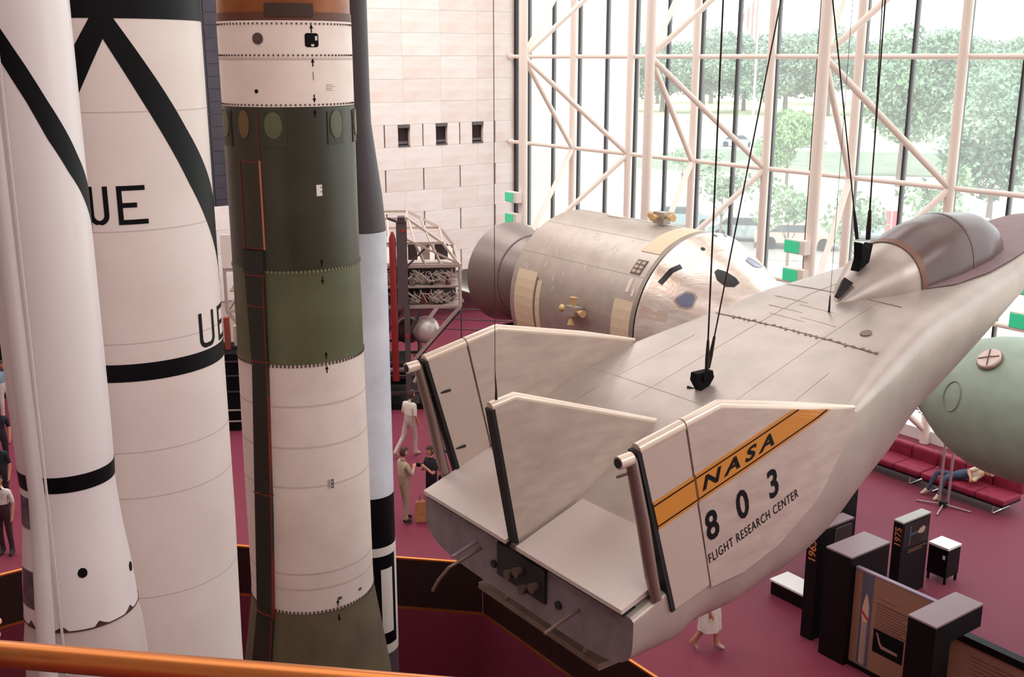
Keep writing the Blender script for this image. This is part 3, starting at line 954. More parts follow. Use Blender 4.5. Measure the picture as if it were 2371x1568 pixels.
MB().tube([(8.83, Y0 + 0.0, 7.66), (8.98, Y0, 7.80)], [0.03, 0.075], 4).build('tail_opening', M_dark, lb)

# deck seams and rows of fasteners
def on_deck(u, v, h): return (u, v, deck(u) + 0.02 * (1 - ((v - Y0) / (wid(u) - 0.09)) ** 2) + h)
M_seamm = mat('deck seam', (138, 118, 106), 0.7)
for x, y0_, y1_ in ((8.16, -1.0, 1.0), (9.05, -0.6, 0.9), (6.75, -1.3, 1.3)):
    MB().ribbon([(x, Y0 + y0_), (x, Y0 + y1_)], 0.012 if x > 7 else 0.006, on_deck, 0.002, 0.1).build('panel_seam', M_seamm if x > 7 else mat('faint deck seam', (172, 158, 149), 0.6), hullo, angle=0)
d_ = MB()
y = Y0 - 1.0
while y < Y0 + 0.75:
    d_.ribbon([(8.16 + random.uniform(-0.03, 0.02), y), (8.17, y + 0.035)], 0.022, on_deck, 0.006)
    y += random.uniform(0.05, 0.1)
tag(d_.build('fastener_row', M_seamm, hullo, angle=0), kind='stuff')
for q, x0_, x1_ in ((-0.45, 6.5, 9.0), (0.45, 6.5, 9.6), (-1.05, 5.6, 7.7), (1.05, 5.6, 7.7)):
    MB().ribbon([(x0_, Y0 + q), (x1_, Y0 + q * 0.8)], 0.005, on_deck, 0.0012, 0.1).build('panel_seam', mat('faint deck seam', (172, 158, 149), 0.6), hullo, angle=0)
for dx, q in ((8.35, 0.25), (8.4, -0.1), (8.5, 0.4), (8.62, 0.1), (8.7, 0.5)):
    MB().ribbon([(dx, Y0 + q - 0.25), (dx + 0.02, Y0 + q + 0.2)], 0.007, on_deck, 0.001, 0.1).build('scratch', mat('deck scratch', (168, 144, 130), 0.7), hullo, angle=0)
MB().lathe([(0.055, 0), (0.055, 0.006)], lambda a, r, z: (8.42 + r * cos(a), 6.03 + r * sin(a), deck(8.42 + r * cos(a)) + 0.014 + z), 20).build('filler_cap', M_seamm, hullo)
MB().tube([(8.62, 6.62, 7.55), (8.62, 6.62, 7.72)], [0.012, 0.006], 6).build('aerial', M_dark, lb)
MB().tube([(6.94, 6.72, deck(6.94)), (6.90, 6.82, deck(6.90) + 0.03)], 0.012, 6).build('aerial', M_dark, lb)
ag = interp([(9.62, 0.47), (9.9, 0.62), (10.4, 0.66), (10.9, 0.60), (11.4, 0.52), (12.0, 0.47), (12.8, 0.38), (13.3, 0.26)])
v, F = [], []
for i in range(41):
    x = 9.62 + (13.3 - 9.62) * i / 40
    for j in range(15):
        v.append(on_deck(x, Y0 + ag(x) * (-1 + 2 * j / 14), 0.005))
for i in range(40):
    for j in range(14):
        F.append((i * 15 + j, (i + 1) * 15 + j, (i + 1) * 15 + j + 1, i * 15 + j + 1))
MB().add(v, F).build('antiglare_panel', mat('antiglare mauve grey', (142, 116, 120), 0.6, noise=0.2, scale=4), hullo)
# jettison tubes at the base
for pts in ([(4.86, 7.24, 5.82), (4.70, 7.20, 5.80), (4.52, 7.22, 5.74), (4.44, 7.27, 5.62), (4.40, 7.30, 5.52)],
            [(4.86, 5.87, 5.83), (4.70, 5.86, 5.80), (4.50, 5.84, 5.755)]):
    MB().tube(pts, 0.015, 8).build('vent_tube', mat('vent tube brown', (120, 98, 88), 0.45, 0.4), lb)
MB().tube([(4.86, 7.30, 5.86), (4.58, 7.27, 5.80)], 0.016, 8).build('vent_tube', M_base, lb)

# markings on the starboard fin
def F1(u, v, h=0.0): return (u, Y0 - fin_y(u) - 0.0125 - h, v)
SL = 0.282
def strp(x0, x1, z0a, z0b, m_, name, h, par):
    """slanted stripe between two lines: lower z0a + SL*(x-5), upper z0b + SL*(x-5), cut by the fin outline"""
    top = interp([(4.86, 7.335), (5.29, 7.42), (5.65, 7.50), (6.7, 7.285), (7.36, 7.15)])
    rows = []
    for i in range(41):
        x = x0 + (x1 - x0) * i / 40
        lo_, hi_ = z0a + SL * (x - 5), min(z0b + SL * (x - 5), top(x))
        if hi_ > lo_: rows.append((x, lo_, hi_))
    MB().band(rows, F1, h).build(name, m_, par, angle=0)
def rear_x(z): return 4.865 + (7.337 - z) / (7.337 - 5.985) * 0.4
# rudder piece of the stripe (slanted ends follow the rudder outline)
def para(poly, m_, name, h, par):
    n = len(poly)
    v = [F1(x, z, 0) for x, z in poly] + [F1(x, z, h) for x, z in poly]
    MB().add(v, [tuple(range(n))[::-1], tuple(range(n, 2 * n))] + [(i, n + i, n + (i + 1) % n, (i + 1) % n) for i in range(n)]).build(name, m_, par, angle=0)
def hinge_x(z): return 5.285 + (7.425 - z) / (7.425 - 6.085) * 0.335
def zl(x, c): return c + SL * (x - 5)
def seg(c0, c1, m_, name, h, x_end=None):
    def sol(fx, c):          # point where the edge line meets the stripe line
        z = 6.8
        for _ in range(30): z = zl(fx(z), c)
        return (fx(z), z)
    a, b = sol(rear_x, c0), sol(rear_x, c1)
    c_, d2 = sol(hinge_x, c1), sol(hinge_x, c0)
    para([a, d2, c_, b], m_, name, h, rs_)
    def sol2(fx, c): 
        p = sol(fx, c); return (p[0] + 0.02, zl(p[0] + 0.02, c))
    a, b = sol2(hinge_x, c0), sol2(hinge_x, c1)
    topf = lambda x: 7.50 - (x - 5.65) * 0.205
    def topx(c):
        x = 6.5
        for _ in range(40): x = (topf(x) - c) / SL + 5
        return x
    def topx(c): return (7.50 + 5.65 * 0.205 - c + 5 * SL) / (SL + 0.205)
    x0_, x1_ = topx(c0), topx(c1)
    rows = [a]
    k = 24
    lower = [(a[0] + (x0_ - a[0]) * i / k, zl(a[0] + (x0_ - a[0]) * i / k, c0)) for i in range(k + 1)]
    upper = [(b[0] + (x1_ - b[0]) * i / k, zl(b[0] + (x1_ - b[0]) * i / k, c1)) for i in range(k + 1)]
    v = []
    for p, q in zip(lower, upper):
        v += [F1(p[0], p[1], 0), F1(p[0], p[1], h), F1(q[0], q[1], 0), F1(q[0], q[1], h)]
    F = []
    for i in range(k):
        A_, B_ = i * 4, i * 4 + 4
        F += [(A_ + 1, B_ + 1, B_ + 3, A_ + 3), (A_, B_, B_ + 1, A_ + 1), (A_ + 2, A_ + 3, B_ + 3, B_ + 2)]
    F += [(0, 1, 3, 2), (k * 4, k * 4 + 2, k * 4 + 3, k * 4 + 1)]
    MB().add(v, F).build(name, m_, fs_, angle=0)
C_LO, C_HI = 6.682, 6.920
seg(C_LO, C_HI, M_yel, 'stripe', 0.007)
seg(C_LO + 0.022, C_LO + 0.034, M_rblack, 'stripe_line', 0.0085)
seg(C_HI - 0.034, C_HI - 0.022, M_rblack, 'stripe_line', 0.0085)
th = math.atan(SL)
def T(x0_, z0_, ang, h):
    ca, sa = cos(ang), sin(ang)
    return lambda u, v: F1(x0_ + u * ca - v * sa, z0_ + u * sa + v * ca, h)
put_text(MB(), 'NASA', 0.148, T(5.475, zl(5.475, C_LO + 0.075), th - 0.015, 0.009), shear=0.3, bold=0.005, sx=1.62, space=1.5).build('lettering', M_rblack, fs_, angle=0)
for dg_, dx_, dz_ in (('8', 5.575, 6.455), ('0', 5.90, 6.54), ('3', 6.245, 6.63)):
    put_text(MB(), dg_, 0.345, T(dx_, dz_, th, 0.003), bold=0.008, sx=0.80).build('lettering', M_rblack, fs_, angle=0)
put_text(MB(), 'FLIGHT RESEARCH CENTER', 0.117, T(5.60, 6.268, 0.292, 0.003), bold=0.0005, sx=0.63, space=1.18).build('lettering', M_rblack, fs_, angle=0)

# lifting brackets and suspension cables
for bx, bz, nm in ((6.96, deck(6.96) + 0.02, 'rear'), (9.18, 8.0, 'front')):
    b = MB()
    if nm == 'rear':
        b.prism([(bx - 0.03, Y0 - 0.04, bz - 0.03), (bx + 0.05, Y0 - 0.04, bz - 0.0), (bx + 0.12, Y0 - 0.04, bz + 0.09), (bx + 0.10, Y0 - 0.04, bz + 0.16), (bx - 0.10, Y0 - 0.04, bz + 0.16), (bx - 0.11, Y0 - 0.04, bz + 0.09)], (0, 0.08, 0))
        b.box(bx - 0.03, bx + 0.05, Y0 - 0.06, Y0 + 0.06, bz + 0.08, bz + 0.14)
    else:
        b.prism([(bx - 0.10, Y0 - 0.05, 7.90), (bx + 0.06, Y0 - 0.05, 7.98), (bx + 0.10, Y0 - 0.05, 8.17), (bx + 0.02, Y0 - 0.05, 8.12), (bx - 0.08, Y0 - 0.05, 8.19), (bx - 0.06, Y0 - 0.05, 8.02)], (0, 0.10, 0))
    b.build('lifting_bracket', M_soot, lb, angle=0)
M_cable = mat('dark steel cable', (44, 34, 34), 0.5, 0.4)
def cable(p, q, r_, label):
    t_ = thing('suspension_cable', label, 'cable', p, 'cables holding the lifting body')
    MB().tube([p, q], r_, 6).build('wire', M_cable, t_)
    d = (Vector(q) - Vector(p)).normalized()
    if r_ > 0.004:
        MB().tube([p, Vector(p) + d * 0.12, Vector(p) + d * 0.3], [0.018, 0.02, 0.012], 8).build('turnbuckle', M_cable, t_)
cable((7.0, Y0 - 0.02, deck(7.0) + 0.16), (6.95, Y0 - 0.02, 19.1), 0.0085, 'upright dark cable rising from the rear bracket of the lifting body')
cable((7.07, Y0 + 0.03, deck(7.07) + 0.15), (9.62, Y0 + 0.05, 19.1), 0.0075, 'slanted dark cable leaning right from the rear bracket')
cable((9.22, Y0 - 0.02, 8.21), (9.06, Y0 - 0.02, 19.1), 0.0085, 'upright dark cable rising from the front bracket by the canopy')
cable((9.12, Y0 + 0.03, 8.22), (6.13, Y0 + 0.1, 19.1), 0.0075, 'slanted dark cable leaning left from the front bracket')
cable((4.65, Y0, 7.60), (4.65, Y0, 19.1), 0.0028, 'hair thin wire rising from the aerial on the centre tail fin')
cable((8.62, 6.62, 7.72), (8.62, 6.62, 19.1), 0.0025, 'hair thin wire rising from the deck aerial behind the canopy')
cable((9.20, Y0 - 0.05, 8.22), (8.33, Y0 - 0.35, 19.1), 0.0055, 'thin dark cable close beside the front bracket')
# ------------------------------------------------------------------ capsule and service module on the floor stand, axis along the window
AX, AZ = 16.44, 4.46
def yax(t, r, h):                      # lathe about the Y axis: angle 0 faces the hall, 90 points up
    return (AX - r * cos(t), h, AZ + r * sin(t))
def onbody(rf_):
    return lambda a, y, h: yax(R(a), rf_(y) + h, y)
M_sm = mat('service module aluminium', (182, 170, 160), 0.42, 0.4, noise=0.3, scale=3, rgb2=(168, 156, 147), bump=0.03)
M_rad = mat('cream radiator panel', (222, 202, 172), 0.6, noise=0.2, scale=6, rgb2=(210, 190, 160), stretch=(1, 8, 1))
M_bell = mat('engine bell grey', (132, 118, 112), 0.42, 0.3)
M_cm = mat('shiny capsule foil', (244, 234, 226), 0.25, 0.5, noise=0.6, scale=2.6, rgb2=(222, 204, 192), stretch=(1, 1, 5), bump=0.12, bscale=8)
M_rcs = mat('tan thruster', (214, 178, 122), 0.5)
M_glassd = mat('dark window opening', (24, 20, 24), 0.3)
csm = thing('spacecraft', 'grey cylindrical service module with engine bell and shiny conical capsule before the window wall', 'spacecraft', (AX, 18, 2.4))
RS = 1.955
sm = MB().lathe([(0.5, 20.34), (RS - 0.06, 20.30), (RS, 20.24), (RS, 19), (RS, 17.5), (RS, 16.05), (RS - 0.05, 15.99), (0.5, 15.98)], yax, 96).build('service_module', M_sm, csm)
MB().lathe([(RS - 0.1, 15.985), (RS - 0.03, 15.955), (RS - 0.1, 15.93)], yax, 96, caps=False).build('dark_gap', M_dark, csm)
cone = lambda y: max(0.35, 1.95 - (15.9 - y) * 0.40 - (15.9 - y) ** 2 * 0.065) if y < 15.9 else 1.95
prof = [(RS - 0.06, 15.945), (RS, 15.90)] + [(cone(15.9 - i * 0.12), 15.9 - i * 0.12) for i in range(1, 23)] + [(0.36, 13.2)]
cmo = MB().lathe(prof, yax, 96).build('capsule', M_cm, csm)
oc, osm = onbody(cone), onbody(lambda y: RS)
def cpatch(poly_rows, m_, name, h=0.006, par=cmo):
    """rows of (y, angle0, angle1) on the cone"""
    v, F = [], []
    for y, a0, a1 in poly_rows:
        for j in range(5):
            v.append(oc(a0 + (a1 - a0) * j / 4, y, h))
    for i in range(len(poly_rows) - 1):
        for j in range(4):
            F.append((i * 5 + j, i * 5 + j + 1, (i + 1) * 5 + j + 1, (i + 1) * 5 + j))
    return MB().add(v, F).build(name, m_, par, angle=60)
M_winb = mat('capsule window blue grey', (120, 124, 150), 0.15)
cpatch([(15.24, 29, 31), (15.12, 26.5, 37), (15.0, 26.8, 38), (14.93, 29, 36)], M_winb, 'capsule_window', 0.01)
cpatch([(15.27, 28, 32), (15.14, 25, 38.5), (14.98, 25.5, 39.5), (14.90, 28, 37.5)], mat('window frame metal', (176, 160, 150), 0.3, 0.5), 'window_rim', 0.006)
cpatch([(14.95, 63, 67), (14.80, 58, 70), (14.6, 57, 71), (14.48, 62, 69)], M_glassd, 'side_window', 0.01)
cpatch([(15.05, 104, 108), (14.93, 97, 114), (14.82, 98, 114), (14.74, 100, 106)], M_winb, 'capsule_window', 0.01)
# curved slot by the rim
v = MB()
pts = [(15.66, 36), (15.63, 40), (15.61, 44), (15.60, 47), (15.55, 50), (15.5, 53)]
v.ribbon([(R(a) * 1.7, y) for y, a in pts], 0.11, lambda u, y, h: oc(math.degrees(u / 1.7), y, h), 0.008, 0.04)
v.build('handle_slot', M_glassd, cmo, angle=0)
for y, a, r_ in ((15.5, 74.5, 0.045), (15.78, 95, 0.04), (15.83, 105.5, 0.04)):
    MB().lathe([(r_, 0), (r_, 0.01)], lambda t, r, h, y=y, a=a: oc(a + math.degrees(r * cos(t) / cone(y)), y + r * sin(t), h), 16).build('thruster_port', M_glassd, cmo)
for k in range(9):
    a = 12 + k * 8.5
    cpatch([(15.84, a, a + 7.6), (15.3, a + 0.5, a + 7.2)], mat('foil strip %d' % (k % 3), ((226, 204, 186), (238, 224, 212), (214, 192, 176))[k % 3], 0.25, 0.55, bump=0.15, bscale=14), 'foil_panel', 0.004)
# cream panels on the service module
def spatch(y0_, y1_, a0, a1, m_, name, h=0.012, n=14):
    return MB().band([(a0 + (a1 - a0) * i / n, y0_, y1_) for i in range(n + 1)], osm, h).build(name, m_, sm, angle=0)
spatch(19.34, 20.06, -62, 23, M_rad, 'radiator_panel')
spatch(19.10, 19.26, -62, 18, M_rad, 'radiator_panel')
spatch(16.06, 16.62, -62, 20, M_rad, 'radiator_panel')
spatch(16.06, 16.62, 54, 92, M_rad, 'radiator_panel')
spatch(19.27, 19.33, -62, 20, mat('grey seam strip', (120, 108, 104), 0.6), 'strip', 0.008)
dp = spatch(16.20, 16.50, 37, 47.5, mat('dark data panel', (96, 80, 74), 0.6), 'data_panel')
pr_ = MB()
for i in range(3):
    for j in range(2):
        pr_.band([(38.2 + i * 3.1, 16.23 + j * 0.14, 16.33 + j * 0.14), (40.2 + i * 3.1, 16.23 + j * 0.14, 16.33 + j * 0.14)], osm, 0.018)
pr_.build('panel_print', mat('panel print', (186, 166, 150), 0.6), dp, angle=0)
spatch(16.30, 16.40, 25, 34, mat('pale label strip', (226, 212, 200), 0.6), 'label_strip')
spatch(16.14, 16.20, 23, 28, mat('pale label strip', (226, 212, 200), 0.6), 'label_strip')
random.seed(3)
mk = MB()
for k in range(26):
    a, y = random.uniform(12, 66), random.uniform(16.8, 19.9)
    mk.band([(a, y - 0.012, y + 0.012), (a + random.uniform(2, 4.5), y - 0.012, y + 0.012)], osm, 0.006)
tag(mk.build('stencil_marks', mat('pale stencil', (224, 210, 198), 0.6), sm, angle=0), kind='stuff')
for a in (8, 36, 64, 92, 120, -20):
    MB().band([(a - 0.12, 16.05, 20.2), (a + 0.12, 16.05, 20.2)], osm, 0.003).build('seam', mat('faint module seam', (166, 150, 138), 0.6), sm, angle=0)
spatch(18.5, 19.0, 88, 92, mat('pale label strip', (226, 212, 200), 0.6), 'scimitar_fairing', 0.03)
# thruster quads
def quad(y, a):
    c = Vector(osm(a, y, 0.16))
    nrm = (Vector(osm(a, y, 1)) - Vector(osm(a, y, 0))).normalized()
    ey = Vector((0, 1, 0))
    et = nrm.cross(ey).normalized()
    q = MB().obox(c, ey, et, nrm, 0.17, 0.10, 0.13)
    qo = q.build('thruster_quad', M_sm, csm, angle=0)
    for e in (ey, -ey, et, -et):
        b = c + nrm * 0.03
        off = 0.17 if abs(e.dot(ey)) > 0.5 else 0.10
        MB().tube([b + e * off, b + e * (off + 0.05), b + e * (off + 0.13), b + e * (off + 0.2)], [0.03, 0.04, 0.068, 0.085], 14).build('thruster_nozzle', M_rcs, qo)
quad(17.68, 6)
quad(17.25, 90)
# engine bell
MB().lathe([(0.45, 20.30), (0.52, 20.6), (0.72, 21.0), (0.93, 21.5), (1.10, 22.0), (1.22, 22.5), (1.31, 23.0), (1.32, 23.03), (1.27, 23.03), (1.05, 22.0), (0.4, 20.8)], yax, 72, caps=False).build('engine_bell', M_bell, csm, angle=50)
MB().lathe([(1.105, 21.98), (1.13, 22.0), (1.115, 22.03)], yax, 72, caps=False).build('bell_ring', M_base, csm)
hoop = MB().tube([(AX - 1.55 + 0.02, 20.38 + 0.25 * cos(t_), 3.55 + 0.3 * sin(t_)) for t_ in [2 * pi * i / 20 for i in range(21)]], 0.045, 8, caps=False)
hoop.build('red_hoop', mat('rust red hoop', (176, 84, 58), 0.5), csm)
# display stands carrying the craft
for y in (16.8, 19.6):
    s_ = MB()
    s_.box(AX - 1.3, AX + 1.3, y - 0.25, y + 0.25, 0, 0.35)
    s_.box(AX - 0.8, AX + 0.8, y - 0.12, y + 0.12, 0.35, 2.495)
    tag(s_.build('display_stand', M_black, angle=0), 'black display stand under the grey service module, ' + ('nearer its capsule end' if y < 18 else 'nearer its engine bell end'), 'stand')
s_ = MB().box(AX - 0.9, AX + 0.9, 22.35, 22.55, 0.0, 3.19)
tag(s_.build('display_stand', M_black, angle=0), 'tall black upright stand below the rim of the engine bell', 'stand')

# docking module between the capsule and the green craft
dm = thing('docking_module', 'dark docking adapter cylinder joining the green module to the capsule', 'spacecraft', (AX, 12, 3.7))
MB().lathe([(0.34, 13.195), (0.46, 13.15), (0.62, 13.1), (0.68, 13.0), (0.68, 11.4), (0.60, 11.2), (0.42, 11.05)], yax, 40).build('adapter_body', mat('adapter brown black', (58, 44, 46), 0.5), dm)
MB().lathe([(0.40, 11.04), (0.44, 10.9), (0.44, 10.45), (0.36, 10.36)], yax, 40).build('docking_collar', mat('collar dark', (64, 48, 50), 0.5, 0.3), dm)
for a in (20, 95, 160, 230, 300):
    MB().tube([yax(R(a), 0.7, 11.5), yax(R(a + 8), 0.56, 10.6)], 0.025, 6).build('latch_rod', M_pipe, dm)
MB().box(AX - 0.5, AX + 0.5, 12.0, 12.3, 0, 3.79).build('support_post', M_black, dm, angle=0)

# green orbital module, cut by the right edge of the frame
M_green = mat('pale sea green paint', (158, 176, 158), 0.5, noise=0.25, scale=2.5, rgb2=(144, 162, 146), bump=0.03)
gmd = thing('green_module', 'pale green rounded spacecraft module with round pink hatch at the right edge', 'spacecraft', (AX, 8, 3.3))
gprof = [(0.30, 10.33), (0.52, 10.30), (0.56, 10.22), (0.66, 10.1), (0.85, 9.83), (1.0, 9.55), (1.10, 9.25), (1.15, 8.95), (1.16, 8.6), (1.15, 8.0), (1.10, 7.5), (0.95, 7.1), (0.8, 6.8), (0.8, 6.6), (1.05, 6.2), (1.08, 4.2), (1.3, 3.6), (1.3, 2.0)]
gf = interp([(h, r) for r, h in gprof])
og = onbody(gf)
go = MB().lathe(gprof, yax, 80).build('module_shell', M_green, gmd)
bl = MB()
for k in range(36):
    a = k * 10
    bl.lathe([(0.022, 0), (0.018, 0.02)], lambda t, r, h, a=a: (lambda p: (p[0], p[1], p[2]))(yax(R(a + math.degrees(r * cos(t) / 0.54)), 0.545 + r * sin(t) * 0.2, 10.30 + h + r * sin(t))), 8)
tag(bl.build('flange_bolts', M_soot, gmd, angle=0), kind='stuff')
hp = MB()
ha, hy = 51, 8.93
def hatch_pt(t, r, h):
    return og(ha + math.degrees(r * cos(t) / 1.15), hy + r * sin(t), h)
MB().lathe([(0.205, 0.0), (0.205, 0.035)], hatch_pt, 28).build('hatch_rim', mat('hatch rim dark', (120, 112, 100), 0.6), gmd)
hd = MB().lathe([(0.185, 0.03), (0.185, 0.07), (0.17, 0.085)], hatch_pt, 28).build('round_hatch', mat('pink white hatch', (222, 200, 192), 0.5), gmd)
for t_ in (0.35, 0.35 + pi / 2):
    MB().tube([hatch_pt(t_, 0.16, 0.09), hatch_pt(t_, 0, 0.092), hatch_pt(t_ + pi, 0.16, 0.09)], 0.008, 6).build('hatch_cross', M_bolt, hd)
MB().tube([og(14 + 13 * cos(t_), 9.32 + 0.17 * sin(t_), 0.004) for t_ in [2 * pi * i / 24 for i in range(25)]], 0.012, 6, caps=False).build('round_outline', mat('outline green', (128, 142, 120), 0.6), gmd)
MB().box(AX - 0.6, AX + 0.6, 6.9, 7.3, 0, 3.6).build('support_post', M_black, gmd, angle=0)
MB().box(AX - 0.35, AX + 0.35, 7.75, 7.9, 5.55, 5.85).build('top_fitting', M_base, gmd, angle=0)

# light grey twin pole stand on the floor by the sofa
st = thing('pole_stand', 'pale twin pole stand with cross shaped feet in front of the red sofa', 'stand', (21.41, 12.9, 0))
for dx, dy in ((0.0, 0.09), (0.12, -0.06)):
    MB().tube([(21.41 + dx, 12.9 + dy, 0.06), (21.41 + dx, 12.9 + dy, 3.4)], 0.03, 10).build('pole', mat('stand grey', (176, 158, 160), 0.4, 0.3), st)
for a in (20, 110, 200, 290):
    MB().tube([(21.45, 12.9, 0.07), (21.45 + 0.6 * cos(R(a)), 12.9 + 0.6 * sin(R(a)), 0.02)], 0.02, 8).build('foot', MATS['stand grey'], st)
MB().box(21.38, 21.52, 12.83, 12.97, 0.02, 0.14).build('hub', M_dark, st, angle=0)

# ------------------------------------------------------------------ open lattice spacecraft behind the rockets
O = Vector((15.18, 26.455, 0))
EU, EW = Vector((0.866, -0.5, 0)), Vector((0.5, 0.866, 0))
def L3(u, w_, z): return O + EU * u + EW * w_ + Vector((0, 0, z))
M_strut = mat('lattice white strut', (196, 178, 168), 0.45, 0.2)
M_strutd = mat('lattice dark strut', (82, 68, 70), 0.5, 0.3)
M_mast = mat('mast grey brown', (92, 80, 80), 0.55)
M_redt = mat('red tube', (140, 34, 34), 0.45)
lt = thing('lattice_spacecraft', 'open lattice spacecraft crowded with wiring, with mast, red tube and silver sphere', 'spacecraft', tuple(O))
def lbar(name, p, q, wd, m_, par=lt):
    return MB().bar(L3(*p), L3(*q), wd, wd).build(name, m_, par, angle=0)
def lbox(name, u0, u1, w0, w1, z0, z1, m_, par=lt):
    return MB().obox(L3((u0 + u1) / 2, (w0 + w1) / 2, (z0 + z1) / 2), EU, EW, (0, 0, 1), (u1 - u0) / 2, (w1 - w0) / 2, (z1 - z0) / 2).build(name, m_, par, angle=0)
lbox('mast', -0.17, 0.13, -0.35, -0.05, 3.1, 5.55, M_mast)
lbox('mast_cap', -0.12, 0.08, -0.38, -0.02, 5.5, 5.66, M_strutd)
lbox('mast_foot', 0.0, 0.16, -0.35, -0.2, 0.5, 3.1, M_mast)
MB().tube([L3(-0.28, -0.3, 0.9), L3(-0.28, -0.3, 5.05), L3(-0.28, -0.3, 5.25)], [0.10, 0.10, 0.03], 14).build('red_tube', M_redt, lt)
for u, z in ((0.03, 5.28), (0.08, 2.24)):
    MB().tube([L3(u, -0.37, z), L3(u, -0.35, z)], 0.05, 12).build('red_lamp', mat('red lamp', (200, 40, 30), 0.4), lt)
# roof lattice (a low faceted frustum) and body box
top = [(-3.6, 0.9, 5.45), (0.15, 0.9, 5.45), (0.15, 2.4, 5.45), (-3.6, 2.4, 5.45)]
mid = [(-4.6, 0.2, 4.85), (1.15, 0.2, 4.83), (1.15, 3.1, 4.83), (-4.6, 3.1, 4.85)]
low = [(-5.0, 0.0, 4.2), (1.62, 0.0, 4.2), (1.62, 3.3, 4.2), (-5.0, 3.3, 4.2)]
bot = [(u, w_, 3.0) for u, w_, z in low]
for L_ in (top, mid, low, bot):
    for i in range(4):
        lbar('strut', L_[i], L_[(i + 1) % 4], 0.07 if L_ is not low else 0.09, M_strut)
for A_, B_ in ((top, mid), (mid, low), (low, bot)):
    for i in range(4):
        lbar('strut', A_[i], B_[i], 0.07, M_strut)
for u in (-3, -1.6, -0.4, 0.35, 0.8):
    lbar('strut', (u * 0.8 - 0.1, 0.9, 5.45), (u, 0.2, 4.84), 0.05, M_strut)
    lbar('strut', (u, 0.2, 4.84), (u + 0.3, 0.0, 4.2), 0.06, M_strut)
lbar('strut', (0.1, -0.1, 5.0), (1.6, 0.0, 4.25), 0.055, M_strut)
lbar('strut', (0.1, -0.05, 4.2), (0.75, 0.1, 4.8), 0.045, M_strutd)
lbar('strut', (-0.4, -0.1, 5.6), (-0.1, -0.2, 5.5), 0.06, M_strutd)
for k, (u0, u1) in enumerate(((0.15, 0.42), (0.52, 0.78), (0.92, 1.3), (-1.2, -0.6), (-2.4, -1.5))):
    lbox('roof_panel', u0, u1, 0.45, 0.5, 4.3, 4.75, M_strutd if k % 2 == 0 else M_strut)
lbox('roof_deck', -4.9, 1.5, 0.3, 3.1, 4.18, 4.24, mat('pale deck', (210, 196, 186), 0.6))
lbox('back_panel', -4.9, 1.55, 1.2, 1.3, 3.0, 4.2, mat('insulation grey', (130, 122, 122), 0.5, 0.2, noise=0.6, scale=5, rgb2=(60, 54, 58)))
lbox('white_blanket', -5.05, -3.0, -0.06, 0.0, 4.25, 5.2, mat('white blanket', (238, 230, 224), 0.7))
lbox('shelf', -4.9, 1.6, 0.05, 1.2, 3.55, 3.6, M_strut)
lbox('shelf', -4.9, 1.6, 0.0, 1.2, 2.98, 3.04, M_strut)
random.seed(5)
cols_ = [(150, 140, 136), (110, 96, 92), (196, 182, 172), (60, 52, 54), (136, 84, 64), (176, 164, 160)]
for k in range(105):
    u = random.uniform(-4.8, 1.45)
    z = random.choice((3.06, 3.62))
    sx, sz = random.uniform(0.04, 0.13), random.uniform(0.08, 0.34)
    w_ = random.uniform(0.04, 0.8)
    i = random.randrange(6)
    lbox('electronics_box', u - sx, u + sx, w_, w_ + 0.3, z, z + sz, mat('electronics %d' % i, cols_[i], 0.45, 0.3))
wr = MB()
for k in range(110):
    u, z = random.uniform(-4.6, 1.5), random.choice((3.2, 3.8))
    p = [L3(u + random.uniform(-0.25, 0.25), random.uniform(0.02, 0.12), z + random.uniform(-0.12, 0.3)) for _ in range(5)]
    wr.tube(p, 0.014, 5)
tag(wr.build('wiring', mat('pale wiring', (206, 190, 180), 0.5), lt), kind='stuff')
MB().ball(L3(0.62, 0.3, 2.25), 0.40, nu=28, nv=18).build('silver_sphere', mat('silver tank', (220, 210, 204), 0.35, 0.25), lt)
MB().ball(L3(0.1, 0.9, 2.1), 0.40, nu=24, nv=14).build('dark_sphere', mat('dark tank', (84, 72, 72), 0.35, 0.4), lt)
for p, q, m_ in (((1.62, 0, 3.0), (0.25, -0.1, 1.45), M_strut), ((1.62, 0, 2.9), (0.3, 0.1, 1.4), M_strutd), ((-0.1, -0.1, 2.9), (-0.9, 0.0, 1.6), M_strutd), ((0.5, -0.1, 2.95), (0.1, -0.2, 2.2), M_strutd),
                 ((-1.4, 0, 3.0), (-0.3, -0.1, 1.4), M_strutd), ((-2.4, 0, 3.0), (-3.4, 0, 1.4), M_strutd), ((-5.0, 0, 3.0), (-3.8, 0, 1.4), M_strut), ((1.62, 3.3, 3.0), (0.3, 2.6, 1.4), M_strut), ((-5.0, 3.3, 3), (-3.8, 2.6, 1.4), M_strut)):
    lbar('leg_strut', p, q, 0.09, m_)
for z in (1.35, 0.95, 0.45):
    for w_ in (-0.1, 2.6):
        lbar('base_rail', (-4.2, w_, z), (0.5, w_, z), 0.09, M_strutd)
for u in (-4.2, -2.6, -1.2, 0.45):
    for w_ in (-0.1, 2.6):
        lbar('base_post', (u, w_, 0.0), (u, w_, 1.4), 0.09, M_strutd)
lbox('base_plinth', -4.6, 0.9, -0.3, 2.9, 0.0, 0.18, M_black)
lbox('base_tank', -4.0, 0.0, 0.6, 2.2, 0.5, 1.1, M_soot)
MB().tube([L3(-0.9, -0.25, 1.18), L3(0.35, -0.25, 1.22)], 0.09, 12).build('grey_pipe', mat('grey pipe', (120, 110, 116), 0.4, 0.3), lt)
for z in (0.62, 0.8):
    lbar('white_tube', (-5.0, -0.25, z), (-3.9, -0.25, z + 0.03), 0.04, M_strut)
lbox('base_cabinet', -5.4, -4.2, -1.7, -0.4, 0.05, 2.2, M_soot)
